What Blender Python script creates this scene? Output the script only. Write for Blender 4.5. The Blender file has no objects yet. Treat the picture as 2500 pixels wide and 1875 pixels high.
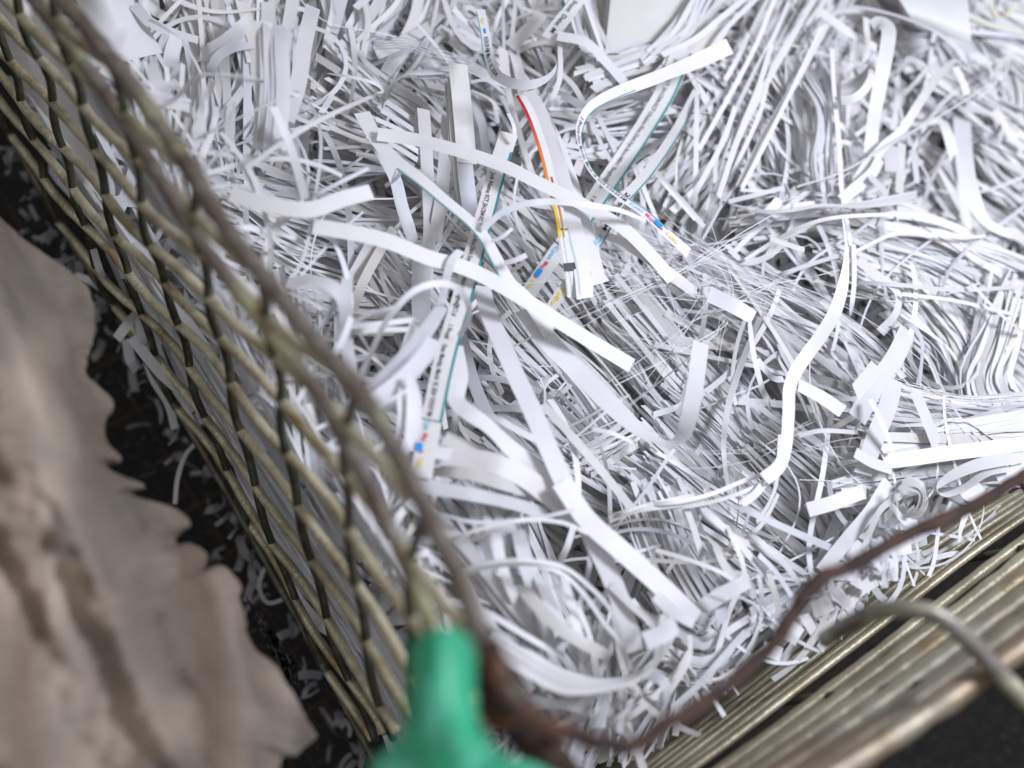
import bpy, math, random
import numpy as np
from mathutils import Matrix, Vector, noise

random.seed(7)
rng = np.random.default_rng(7)
C = bpy.context.scene.collection
SC = bpy.context.scene

# ------------------------------------------------------------------ camera
F = 3200.0                      # focal length in photo pixels (photo is 2500 x 1875)
CX, CY = 1250.0, 937.5
NAD = (300.0, 2000.0)           # where the plumb line under the camera meets the picture
H = 0.84                        # camera height over the paper (m)
d = np.array([(NAD[0]-CX)/F, -(NAD[1]-CY)/F, 1.0]); d /= np.linalg.norm(d)
zc = -d                                            # world up in camera axes (right, up, forward)
yc = np.array([0, 1.0, 0]) - zc*zc[1]; yc /= np.linalg.norm(yc)
yc3 = yc
# camera axes (right, up, forward) is left handed when crossed plainly; build x so that x,y,z are right handed in (r,u,-f)
def to_rub(v): return np.array([v[0], v[1], -v[2]])   # right, up, back
zr, yr = to_rub(zc), to_rub(yc3)
xr = np.cross(yr, zr)
R = np.stack([xr, yr, zr])                         # world = R @ cam(rub)
CAMP = np.array([0, 0, H])
cam_data = bpy.data.cameras.new('camera'); cam = bpy.data.objects.new('camera', cam_data); C.objects.link(cam)
M4 = Matrix([list(R[0])+[0], list(R[1])+[0], list(R[2])+[H], [0, 0, 0, 1]])
cam.matrix_world = M4
cam_data.sensor_width = 36; cam_data.lens = 36*F/2500
cam_data.clip_start = 0.01; cam_data.clip_end = 100
SC.camera = cam
def ray(px, py):
    px, py = np.asarray(px, float), np.asarray(py, float)
    v = np.stack([(px-CX)/F, -(py-CY)/F, -np.ones_like(px)], -1)
    return v @ R.T
def at(px, py, z=0.0):
    r = ray(px, py); t = (np.asarray(z)-H)/r[..., 2]
    return CAMP + r*t[..., None]
def depth(p): return float(np.dot(R.T @ (np.asarray(p)-CAMP), [0, 0, -1]))
foc = at(1240, 800, 0.02)
cam_data.dof.use_dof = True; cam_data.dof.focus_distance = depth(foc); cam_data.dof.aperture_fstop = 2.9

# ------------------------------------------------------------------ light
w = bpy.data.worlds.new('World'); SC.world = w; w.use_nodes = True
bg = w.node_tree.nodes['Background']; bg.inputs[0].default_value = (0.94, 0.93, 1.0, 1); bg.inputs[1].default_value = 0.38
def area(name, loc, target, size, power, col, sy=None):
    l = bpy.data.lights.new(name, 'AREA'); l.energy = power; l.color = col; l.size = size
    if sy: l.shape = 'RECTANGLE'; l.size_y = sy
    o = bpy.data.objects.new(name, l); C.objects.link(o); o.location = loc
    o.rotation_euler = (Vector(target)-Vector(loc)).to_track_quat('-Z', 'Y').to_euler(); return o
key_t = at(1720, 980, 0)
area('key_light', (key_t[0]+0.50, key_t[1]+0.12, 1.10), tuple(key_t), 0.32, 12.8, (0.84, 0.87, 1.0))  # unseen area lamp added as cool key, brightens centre and right of the heap
SC.view_settings.view_transform = 'Standard'; SC.view_settings.look = 'None'
SC.view_settings.exposure = 0.36; SC.view_settings.gamma = 1.0
SC.render.engine = 'CYCLES'
SC.cycles.max_bounces = 10; SC.cycles.diffuse_bounces = 6

# ------------------------------------------------------------------ materials
def mat(name, col, rough=0.6, metal=0.0, spec=0.5):
    m = bpy.data.materials.new(name); m.use_nodes = True
    b = m.node_tree.nodes['Principled BSDF']
    b.inputs['Base Color'].default_value = (*col, 1); b.inputs['Roughness'].default_value = rough
    b.inputs['Metallic'].default_value = metal; b.inputs['Specular IOR Level'].default_value = spec
    return m
def noise_mat(name, c1, c2, scale, rough, metal=0.0, c3=None, scale3=30, lo=0.4, hi=0.6, bump=0.0, bscale=200, coords='Object', lo3=.55, hi3=.65):
    m = mat(name, c1, rough, metal); nt = m.node_tree; b = nt.nodes['Principled BSDF']
    tc = nt.nodes.new('ShaderNodeTexCoord')
    n = nt.nodes.new('ShaderNodeTexNoise'); n.inputs['Scale'].default_value = scale; n.inputs['Detail'].default_value = 6
    nt.links.new(tc.outputs[coords], n.inputs['Vector'])
    r = nt.nodes.new('ShaderNodeMapRange'); r.inputs[1].default_value = lo; r.inputs[2].default_value = hi
    nt.links.new(n.outputs['Fac'], r.inputs[0])
    mx = nt.nodes.new('ShaderNodeMix'); mx.data_type = 'RGBA'
    mx.inputs[6].default_value = (*c1, 1); mx.inputs[7].default_value = (*c2, 1)
    nt.links.new(r.outputs[0], mx.inputs[0]); out = mx.outputs[2]
    if c3:
        n3 = nt.nodes.new('ShaderNodeTexNoise'); n3.inputs['Scale'].default_value = scale3; n3.inputs['Detail'].default_value = 4
        nt.links.new(tc.outputs[coords], n3.inputs['Vector'])
        r3 = nt.nodes.new('ShaderNodeMapRange'); r3.inputs[1].default_value = lo3; r3.inputs[2].default_value = hi3
        nt.links.new(n3.outputs['Fac'], r3.inputs[0])
        m3 = nt.nodes.new('ShaderNodeMix'); m3.data_type = 'RGBA'; m3.inputs[7].default_value = (*c3, 1)
        nt.links.new(out, m3.inputs[6]); nt.links.new(r3.outputs[0], m3.inputs[0]); out = m3.outputs[2]
    nt.links.new(out, b.inputs['Base Color'])
    if bump:
        bn = nt.nodes.new('ShaderNodeTexNoise'); bn.inputs['Scale'].default_value = bscale; bn.inputs['Detail'].default_value = 5
        nt.links.new(tc.outputs[coords], bn.inputs['Vector'])
        bp = nt.nodes.new('ShaderNodeBump'); bp.inputs['Strength'].default_value = bump; bp.inputs['Distance'].default_value = 0.002
        nt.links.new(bn.outputs['Fac'], bp.inputs['Height']); nt.links.new(bp.outputs[0], b.inputs['Normal'])
    return m
def paper_mat():
    m = mat('paper', (0.8, 0.8, 0.8), 0.5, 0, 0.4); nt = m.node_tree; b = nt.nodes['Principled BSDF']
    a = nt.nodes.new('ShaderNodeAttribute'); a.attribute_name = 'tint'
    tc = nt.nodes.new('ShaderNodeTexCoord')
    n = nt.nodes.new('ShaderNodeTexNoise'); n.inputs['Scale'].default_value = 45; n.inputs['Detail'].default_value = 5
    nt.links.new(tc.outputs['Object'], n.inputs['Vector'])
    r = nt.nodes.new('ShaderNodeMapRange'); r.inputs[3].default_value = 0.94; r.inputs[4].default_value = 1.0
    r.inputs[1].default_value = .3; r.inputs[2].default_value = .7
    nt.links.new(n.outputs['Fac'], r.inputs[0])
    mx = nt.nodes.new('ShaderNodeVectorMath'); mx.operation = 'SCALE'
    nt.links.new(a.outputs['Color'], mx.inputs[0]); nt.links.new(r.outputs[0], mx.inputs['Scale'])
    nt.links.new(mx.outputs[0], b.inputs['Base Color'])
    bn = nt.nodes.new('ShaderNodeTexNoise'); bn.inputs['Scale'].default_value = 900; bn.inputs['Detail'].default_value = 3
    nt.links.new(tc.outputs['Object'], bn.inputs['Vector'])
    bp = nt.nodes.new('ShaderNodeBump'); bp.inputs['Strength'].default_value = .12; bp.inputs['Distance'].default_value = 0.0006
    nt.links.new(bn.outputs['Fac'], bp.inputs['Height']); nt.links.new(bp.outputs[0], b.inputs['Normal'])
    tr = nt.nodes.new('ShaderNodeBsdfTranslucent'); nt.links.new(mx.outputs[0], tr.inputs[0])
    ms = nt.nodes.new('ShaderNodeMixShader'); ms.inputs[0].default_value = 0.08
    nt.links.new(b.outputs[0], ms.inputs[1]); nt.links.new(tr.outputs[0], ms.inputs[2])
    nt.links.new(ms.outputs[0], nt.nodes['Material Output'].inputs[0])
    return m
M_PAPER = paper_mat()
M_WIRE = noise_mat('shaded_galvanised_wire', (0.13, 0.13, 0.10), (0.07, 0.065, 0.045), 60, 0.40, 0.7, (0.14, 0.10, 0.05), 25, bump=.5, bscale=350, lo3=.6, hi3=.75)  # dark tone has shade put in, for the strand family turned from the light
M_RIM = noise_mat('worn_rim', (0.21, 0.185, 0.155), (0.12, 0.09, 0.07), 35, 0.5, 0.45, (0.38, 0.38, 0.22), 14, bump=.5, bscale=300, lo3=.56, hi3=.66)
M_RAIL = noise_mat('greenish_rail', (0.37, 0.38, 0.30), (0.22, 0.17, 0.11), 9, 0.42, 0.4, (0.26, 0.17, 0.09), 20, bump=.3, bscale=300)
M_WIRE_LIT = noise_mat('lit_galvanised_wire', (0.66, 0.61, 0.42), (0.40, 0.36, 0.22), 30, 0.34, 0.45, (0.34, 0.22, 0.09), 30, bump=.6, bscale=260, lo3=.6, hi3=.7)  # bright yellow tone paints light onto the other strand family, with rust patches
M_RUST = noise_mat('rust', (0.060, 0.028, 0.017), (0.028, 0.015, 0.010), 60, 0.85, 0.0, (0.15, 0.055, 0.018), 14, bump=1, bscale=260)
M_TEAL = mat('teal_ink', (0.0, 0.27, 0.26), 0.5)
M_PTEAL = mat('pale_teal_ink', (0.28, 0.50, 0.46), 0.5)
M_BLACK = mat('black_ink', (0.015, 0.015, 0.02), 0.5)
M_CYAN = mat('cyan_ink', (0.0, 0.30, 0.78), 0.5)
M_CYT = mat('light_cyan_ink', (0.10, 0.50, 0.80), 0.5)
M_MAG = mat('magenta_ink', (0.70, 0.03, 0.16), 0.5)
M_YEL = mat('yellow_ink', (0.80, 0.68, 0.05), 0.5)
M_DRED = mat('dark_red_ink', (0.12, 0.01, 0.03), 0.5)

# ------------------------------------------------------------------ object helpers
def link(name, me, parent=None):
    o = bpy.data.objects.new(name, me); C.objects.link(o)
    if parent is not None: o.parent = parent
    return o
def tag(o, label=None, cat=None, group=None, kind=None):
    if label: o['label'] = label
    if cat: o['category'] = cat
    if group: o['group'] = group
    if kind: o['kind'] = kind
    return o
def mesh_obj(name, V, Fc, m, parent=None, smooth=True, tint=None):
    V = np.asarray(V, dtype=np.float32)
    me = bpy.data.meshes.new(name)
    if isinstance(Fc, np.ndarray):
        k = Fc.shape[1]
        me.vertices.add(len(V)); me.vertices.foreach_set('co', V.ravel())
        me.loops.add(Fc.size); me.loops.foreach_set('vertex_index', Fc.astype(np.int32).ravel())
        me.polygons.add(len(Fc)); me.polygons.foreach_set('loop_start', np.arange(0, Fc.size, k, dtype=np.int32))
        me.update(calc_edges=True)
    else:
        me.from_pydata([tuple(map(float, v)) for v in V], [], Fc); me.update()
    if smooth: me.polygons.foreach_set('use_smooth', [True]*len(me.polygons))
    if tint is not None:
        a = me.attributes.new('tint', 'FLOAT_COLOR', 'POINT')
        t = np.asarray(tint, dtype=np.float32)
        if t.ndim == 1 and t.min() > .6: t = t*.91
        if t.ndim == 1: t = np.repeat(t[None], len(V), 0)
        a.data.foreach_set('color', np.concatenate([t, np.ones((len(V), 1), np.float32)], 1).ravel())
    me.materials.append(m)
    return link(name, me, parent)
def empty(name, loc=(0, 0, 0)):
    o = bpy.data.objects.new(name, None); o.empty_display_size = .02; C.objects.link(o); o.location = loc; return o
def catmull(P, n):
    P = np.asarray(P, float)
    if len(P) == 2: t = np.linspace(0, 1, n)[:, None]; return P[0]*(1-t)+P[1]*t
    Q = np.vstack([2*P[0]-P[1], P, 2*P[-1]-P[-2]])
    seg = np.linalg.norm(np.diff(P[:, :2], axis=0), axis=1); cs = np.concatenate([[0], np.cumsum(seg)])
    out = []
    for s in np.linspace(0, cs[-1]*0.999999, n):
        i = int(np.searchsorted(cs, s, side='right')-1); i = min(max(i, 0), len(P)-2)
        t = (s-cs[i])/max(seg[i], 1e-9)
        a, b, c, e = Q[i], Q[i+1], Q[i+2], Q[i+3]
        out.append(0.5*((2*b)+(-a+c)*t+(2*a-5*b+4*c-e)*t*t+(-a+3*b-3*c+e)*t**3))
    return np.array(out)
def tube(P, r, k=10, flat=1.0, up=(0, 0, 1)):
    """P (n,3), r scalar or (n,) -> verts, quads (list)."""
    P = np.asarray(P, float); n = len(P); r = np.broadcast_to(r, (n,))
    T = np.gradient(P, axis=0); T /= np.linalg.norm(T, axis=1)[:, None]+1e-12
    S = np.cross(T, up); bad = np.linalg.norm(S, axis=1) < 1e-3; S[bad] = np.cross(T[bad], (1, 0, 0))
    S /= np.linalg.norm(S, axis=1)[:, None]; U = np.cross(S, T)
    a = np.linspace(0, 2*math.pi, k, endpoint=False)
    V = P[:, None]+r[:, None, None]*(np.cos(a)[None, :, None]*S[:, None]+flat*np.sin(a)[None, :, None]*U[:, None])
    V = V.reshape(-1, 3); Q = []
    for i in range(n-1):
        for j in range(k):
            j2 = (j+1) % k; Q.append((i*k+j, i*k+j2, (i+1)*k+j2, (i+1)*k+j))
    Q.append(tuple(range(k))[::-1]); Q.append(tuple((n-1)*k+j for j in range(k)))
    return V, Q
class MB:
    def __init__(s): s.V, s.F, s.n = [], [], 0
    def add(s, VF):
        V, Fq = VF; s.V.append(np.asarray(V)); s.F += [tuple(i+s.n for i in f) for f in Fq]; s.n += len(V)
    def build(s, name, m, parent=None, smooth=True): return mesh_obj(name, np.vstack(s.V), s.F, m, parent, smooth)

# ------------------------------------------------------------------ the cage's two walls as curves in space
L1 = [(-60, -260), (150, -5), (317, 203), (447, 386), (541, 541), (640, 672), (775, 838), (904, 994), (1030, 1225), (1141, 1458), (1215, 1650)]
ZR = [0.20, 0.225, 0.24, 0.25, 0.262, 0.272, 0.285, 0.30, 0.315, 0.33, 0.345]
def wall_curve(pts, zs, n=200, dx=0):
    p = catmull([(x+dx, y, z) for (x, y), z in zip(pts, zs)], n)
    return np.array([at(a, b, c) for a, b, c in p])
RIM = wall_curve(L1, ZR)
L2 = [(-150, 20), (0, 285), (147, 542), (339, 846), (542, 1180), (723, 1503), (904, 1835), (990, 1990)]
LOW = wall_curve(L2, [-0.17]*8)
# right wall: rim end and foot
R2 = [(1200, 2240), (1320, 2180), (1640, 2050), (1965, 1900), (2250, 1725), (2540, 1520), (2840, 1300), (3240, 1000)]
RRIM = wall_curve(R2, [0.27]*8)
B2 = [(1100, 2220), (1250, 2110), (1440, 1975), (1600, 1855), (1966, 1563), (2210, 1372), (2373, 1262), (2520, 1172), (2800, 1000), (3300, 700)]
RLOW = wall_curve(B2, [-0.01]*10)
# straight lines for the pile's limits in plan
def line_fit(P):
    c = P[:, :2].mean(0); u, s, vt = np.linalg.svd(P[:, :2]-c); return c, vt[0]
cA, dA = line_fit(LOW); cB, dB = line_fit(RLOW)
inside = at(1600, 900, 0)[:2]
nA = np.array([-dA[1], dA[0]]); nA *= np.sign(np.dot(inside-cA, nA))
nB = np.array([-dB[1], dB[0]]); nB *= np.sign(np.dot(inside-cB, nB))
def sdA(P): return (P[..., :2]-cA) @ nA
def sdB(P): return (P[..., :2]-cB) @ nB

# ------------------------------------------------------------------ height field the strips are laid on
X0, X1, Y0, Y1, CS = -0.25, 1.05, -0.15, 0.95, 0.0025
gx = np.arange(X0, X1, CS); gy = np.arange(Y0, Y1, CS)
GX, GY = np.meshgrid(gx, gy, indexing='ij')
G2 = np.stack([GX, GY], -1)
def bump2(px, py, r, h):
    c = at(px, py, 0)[:2]; return h*np.exp(-((G2-c)**2).sum(-1)/(r*r))
a_ = sdA(G2); b_ = sdB(G2)
HM = np.full(GX.shape, -0.050)
HM += bump2(1250, 650, .14, .018)+bump2(1600, 150, .12, .02)+bump2(2150, 620, .06, -.03)+bump2(2150, 880, .05, -.025)
HM += bump2(1500, 1180, .05, -.018)+bump2(520, 250, .08, -.03)+bump2(1900, 300, .06, .01)+bump2(2450, 350, .1, -.03)+bump2(1350, 1500, .06, -.015)
HM += bump2(1650, 1000, .08, .01)+bump2(1500, 1720, .05, -.02)
HM -= 0.19*np.clip(1-a_/0.085, 0, 1)**1.2
HM -= 0.03*np.clip(1-b_/0.05, 0, 1)
HM0 = HM.copy()
def hm(P):
    i = np.clip(((P[..., 0]-X0)/CS).astype(int), 0, HM.shape[0]-1); j = np.clip(((P[..., 1]-Y0)/CS).astype(int), 0, HM.shape[1]-1)
    return HM[i, j]
def hm_raise(P, z):
    i = ((P[..., 0]-X0)/CS).astype(int).ravel(); j = ((P[..., 1]-Y0)/CS).astype(int).ravel(); z = np.asarray(z).ravel()
    ok = (i >= 0) & (j >= 0) & (i < HM.shape[0]) & (j < HM.shape[1])
    np.maximum.at(HM, (i[ok], j[ok]), z[ok])
def clampin(P, m=0.005):
    for f, nrm, mm, cap in ((sdA, nA, m+.008, .03), (sdB, nB, m+.003, .12)):
        a = f(P); lo = a.min()
        if lo < mm and lo > -.25: P[:, :2] += min(mm-lo, cap)*nrm
        a = f(P); P[:, :2] += np.where(a < mm, mm-a, 0)[:, None]*nrm
    return P

def frames(P, roll):
    T = np.gradient(P, axis=0); T /= np.linalg.norm(T, axis=1)[:, None]+1e-12
    S = np.cross(T, (0, 0, 1.0)); S /= np.linalg.norm(S, axis=1)[:, None]+1e-9
    N = np.cross(S, T)
    c, s = np.cos(roll)[:, None], np.sin(roll)[:, None]
    return T, S*c+N*s, N*c-S*s
class Strip: pass
def settle(px, width, c=6.0, lift=None, free=False, it=3, roll=None, tuck=0.0, gap=0.0005, sink=0.0, hold=True):
    """px (n,2) picture points -> Strip resting on the height field."""
    n = len(px); z = np.zeros(n)
    lift = np.zeros(n) if lift is None else lift
    P = at(px[:, 0], px[:, 1], z)
    for k in range(it):
        if hold: P = clampin(P)
        Tn = np.gradient(P[:, :2], axis=0); Tn /= np.linalg.norm(Tn, axis=1)[:, None]+1e-9
        S2 = np.stack([Tn[:, 1], -Tn[:, 0]], 1)*width*.42
        h = np.maximum.reduce([hm(P[:, :2]), hm(P[:, :2]+S2), hm(P[:, :2]-S2)])
        s = np.concatenate([[0], np.cumsum(np.linalg.norm(np.diff(P[:, :2], axis=0), axis=1))])
        env = (h[None, :]-c*(s[:, None]-s[None, :])**2).max(1)
        for _ in range(5 if lift.max() < .003 else max(5, n//2)): env[1:-1] = (env[:-2]+2*env[1:-1]+env[2:])/4
        z = env-sink+lift+gap-tuck*((np.abs(np.linspace(-1, 1, n)))**4)
        P = at(px[:, 0], px[:, 1], z)
    if hold: P = clampin(P)
    r = np.zeros(n) if roll is None else np.asarray(roll)
    T, S, N = frames(P, r)
    o = Strip(); o.P, o.T, o.S, o.N, o.w, o.px = P, T, S, N, width, px
    # footprint
    q = np.concatenate([P[:-1]*(1-f)+P[1:]*f for f in (0, .34, .67)]); Sq = np.tile(S[:-1], (3, 1))
    lq = np.tile(lift[:-1], 3)
    q = q[lq < .006]; Sq = Sq[lq < .006]
    if len(q):
        for f in (-.42, -.2, 0, .2, .42): hm_raise(q+Sq*width*f, q[:, 2]+Sq[:, 2]*width*f)
    return o
QC = {}
def ribbon(o, curl=0.0, taper=None, skew=(0, 0)):
    P, S, N, w = o.P, o.S, o.N, o.w; n = len(P)
    tp = np.ones(n) if taper is None else taper
    e = (S*(w/2)*tp[:, None])
    A = P-e; B = P+e; M = P+N*(curl*w)
    A[0] += o.T[0]*skew[0]*w*.3; B[0] -= o.T[0]*skew[0]*w*.3
    A[-1] += o.T[-1]*skew[1]*w*.3; B[-1] -= o.T[-1]*skew[1]*w*.3
    V = np.stack([A, M, B], 1).reshape(-1, 3)
    if n not in QC:
        i = np.arange(n-1)*3
        QC[n] = np.concatenate([np.stack([i+j, i+j+1, i+j+4, i+j+3], 1) for j in (0, 1)])
    return V, QC[n]
def tint():
    g = random.uniform(0.60, 0.80); t = random.gauss(0, .012)
    if random.random() < .12: t += .025
    return np.array([g+t, g+t*.4, g-t+0.006], dtype=np.float32)

STORE = []      # generated strips in order of laying: (V, Q, tint, strip)
def width_m(px_w, z=0.0): return px_w*0.93/F
def gen(px, wpx, **kw):
    n = len(px)
    curl = kw.pop('curl', random.gauss(0, .03))
    o = settle(px, width_m(wpx), **kw)
    V, Q = ribbon(o, curl, skew=(random.gauss(0, .4), random.gauss(0, .4)))
    STORE.append((V, Q, tint(), o)); return o
def random_strip(x0, x1, y0, y1, lo, hi, wlo, whi, ang=None, spread=math.pi, **kw):
    a = random.uniform(-spread/2, spread/2)+(ang if ang is not None else 0)
    L = random.uniform(lo, hi); cx, cy = random.uniform(x0, x1), random.uniform(y0, y1)
    k = random.gauss(0, 1.3)/max(L, 1); n = max(8, int(L/24))
    s = np.linspace(-L/2, L/2, n); th = a+k*s+random.gauss(0, .15)*np.sin(s/L*6+random.random()*6)
    ds = L/(n-1); x = np.cumsum(np.cos(th))*ds; y = np.cumsum(np.sin(th))*ds
    px = np.stack([x-x.mean()+cx, y-y.mean()+cy], 1)
    roll = random.gauss(0, .25)+random.gauss(0, .5)*np.sin(np.linspace(0, 1, n)*random.uniform(1, 5)+random.random()*6)
    return gen(px, random.uniform(wlo, whi), roll=roll, **kw)
def bundle(crop, pts, n, w, spread, spread2=None, jl=.12, wob=10, c=None, roll=.25, tuck=0.0, ang=.05, pair=0):
    """n strips that run together along the path pts, fanned over spread..spread2 (crop px)."""
    ox, oy, sc = CR[crop]
    base = np.array([(ox+x/sc, oy+y/sc) for x, y in pts]); base = np.vstack([base[0]+(base[0]-base[1])*.35, base, base[-1]+(base[-1]-base[-2])*.35]); spread /= sc; spread2 = spread if spread2 is None else spread2/sc
    Lp = np.linalg.norm(np.diff(base, axis=0), axis=1).sum()
    m = max(10, int(Lp/18)); cen = catmull(base, m)
    T = np.gradient(cen, axis=0); T /= np.linalg.norm(T, axis=1)[:, None]; S = np.stack([-T[:, 1], T[:, 0]], 1)
    mid = cen.mean(0)
    for i in range(n):
        u = random.uniform(-1, 1); v = u+random.gauss(0, .12); t = np.linspace(0, 1, m)
        off = (spread*u*(1-t)+spread2*v*t)/1.0
        ph, fr = random.random()*6, random.uniform(2, 5)
        q = cen+S*(off+random.gauss(0, 1)*wob*np.sin(t*fr+ph)/3)[:, None]
        an = random.gauss(0, ang); ca, sa = math.cos(an), math.sin(an); r = q-mid
        q = mid+np.stack([r[:, 0]*ca-r[:, 1]*sa, r[:, 0]*sa+r[:, 1]*ca], 1)
        q += T*random.gauss(0, jl*Lp*.5)
        a, b = 0, m
        if random.random() < .28: a = int(m*random.uniform(0, .3))
        if random.random() < .28: b = int(m*random.uniform(.7, 1))
        q = q[a:b]
        if len(q) < 4: continue
        rl = random.gauss(0, roll)+random.gauss(0, roll*1.2)*np.sin(np.linspace(0, 1, len(q))*random.uniform(1, 4)+ph)
        gen(q, (w[0]+(w[1]-w[0])*random.random()**1.3)/sc, roll=rl, c=c or random.uniform(3, 14), tuck=tuck*random.random())
CR = {'A': (0, 0, 2.458), 'B': (800, 0, 2.458), 'C': (1600, 0, 2.458), 'D': (0, 600, 2.458), 'E': (800, 600, 2.458), 'G': (1600, 600, 2.458),
      'H': (0, 1200, 2.458), 'I': (800, 1200, 2.458), 'J': (1600, 1200, 2.458), 'P': (0, 0, 1.0)}

# ---- layer 1: deep random filling over the whole cage
for i in range(1100):
    random_strip(-40, 2650, -120, 2050, 300, 900, 8, 32, c=random.uniform(6, 20))
HM[:] = HM*0.45+HM0*0.55           # the heap packs down under its own weight
for i in range(700):
    random_strip(0, 2600, -60, 1950, 260, 800, 6, 26, c=random.uniform(6, 20))
HM[:] = HM*0.6+(HM0+.02)*0.4
print('HM after filling', float(HM.max()), float(np.median(HM[(a_ > .05) & (b_ > .03)])))
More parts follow.
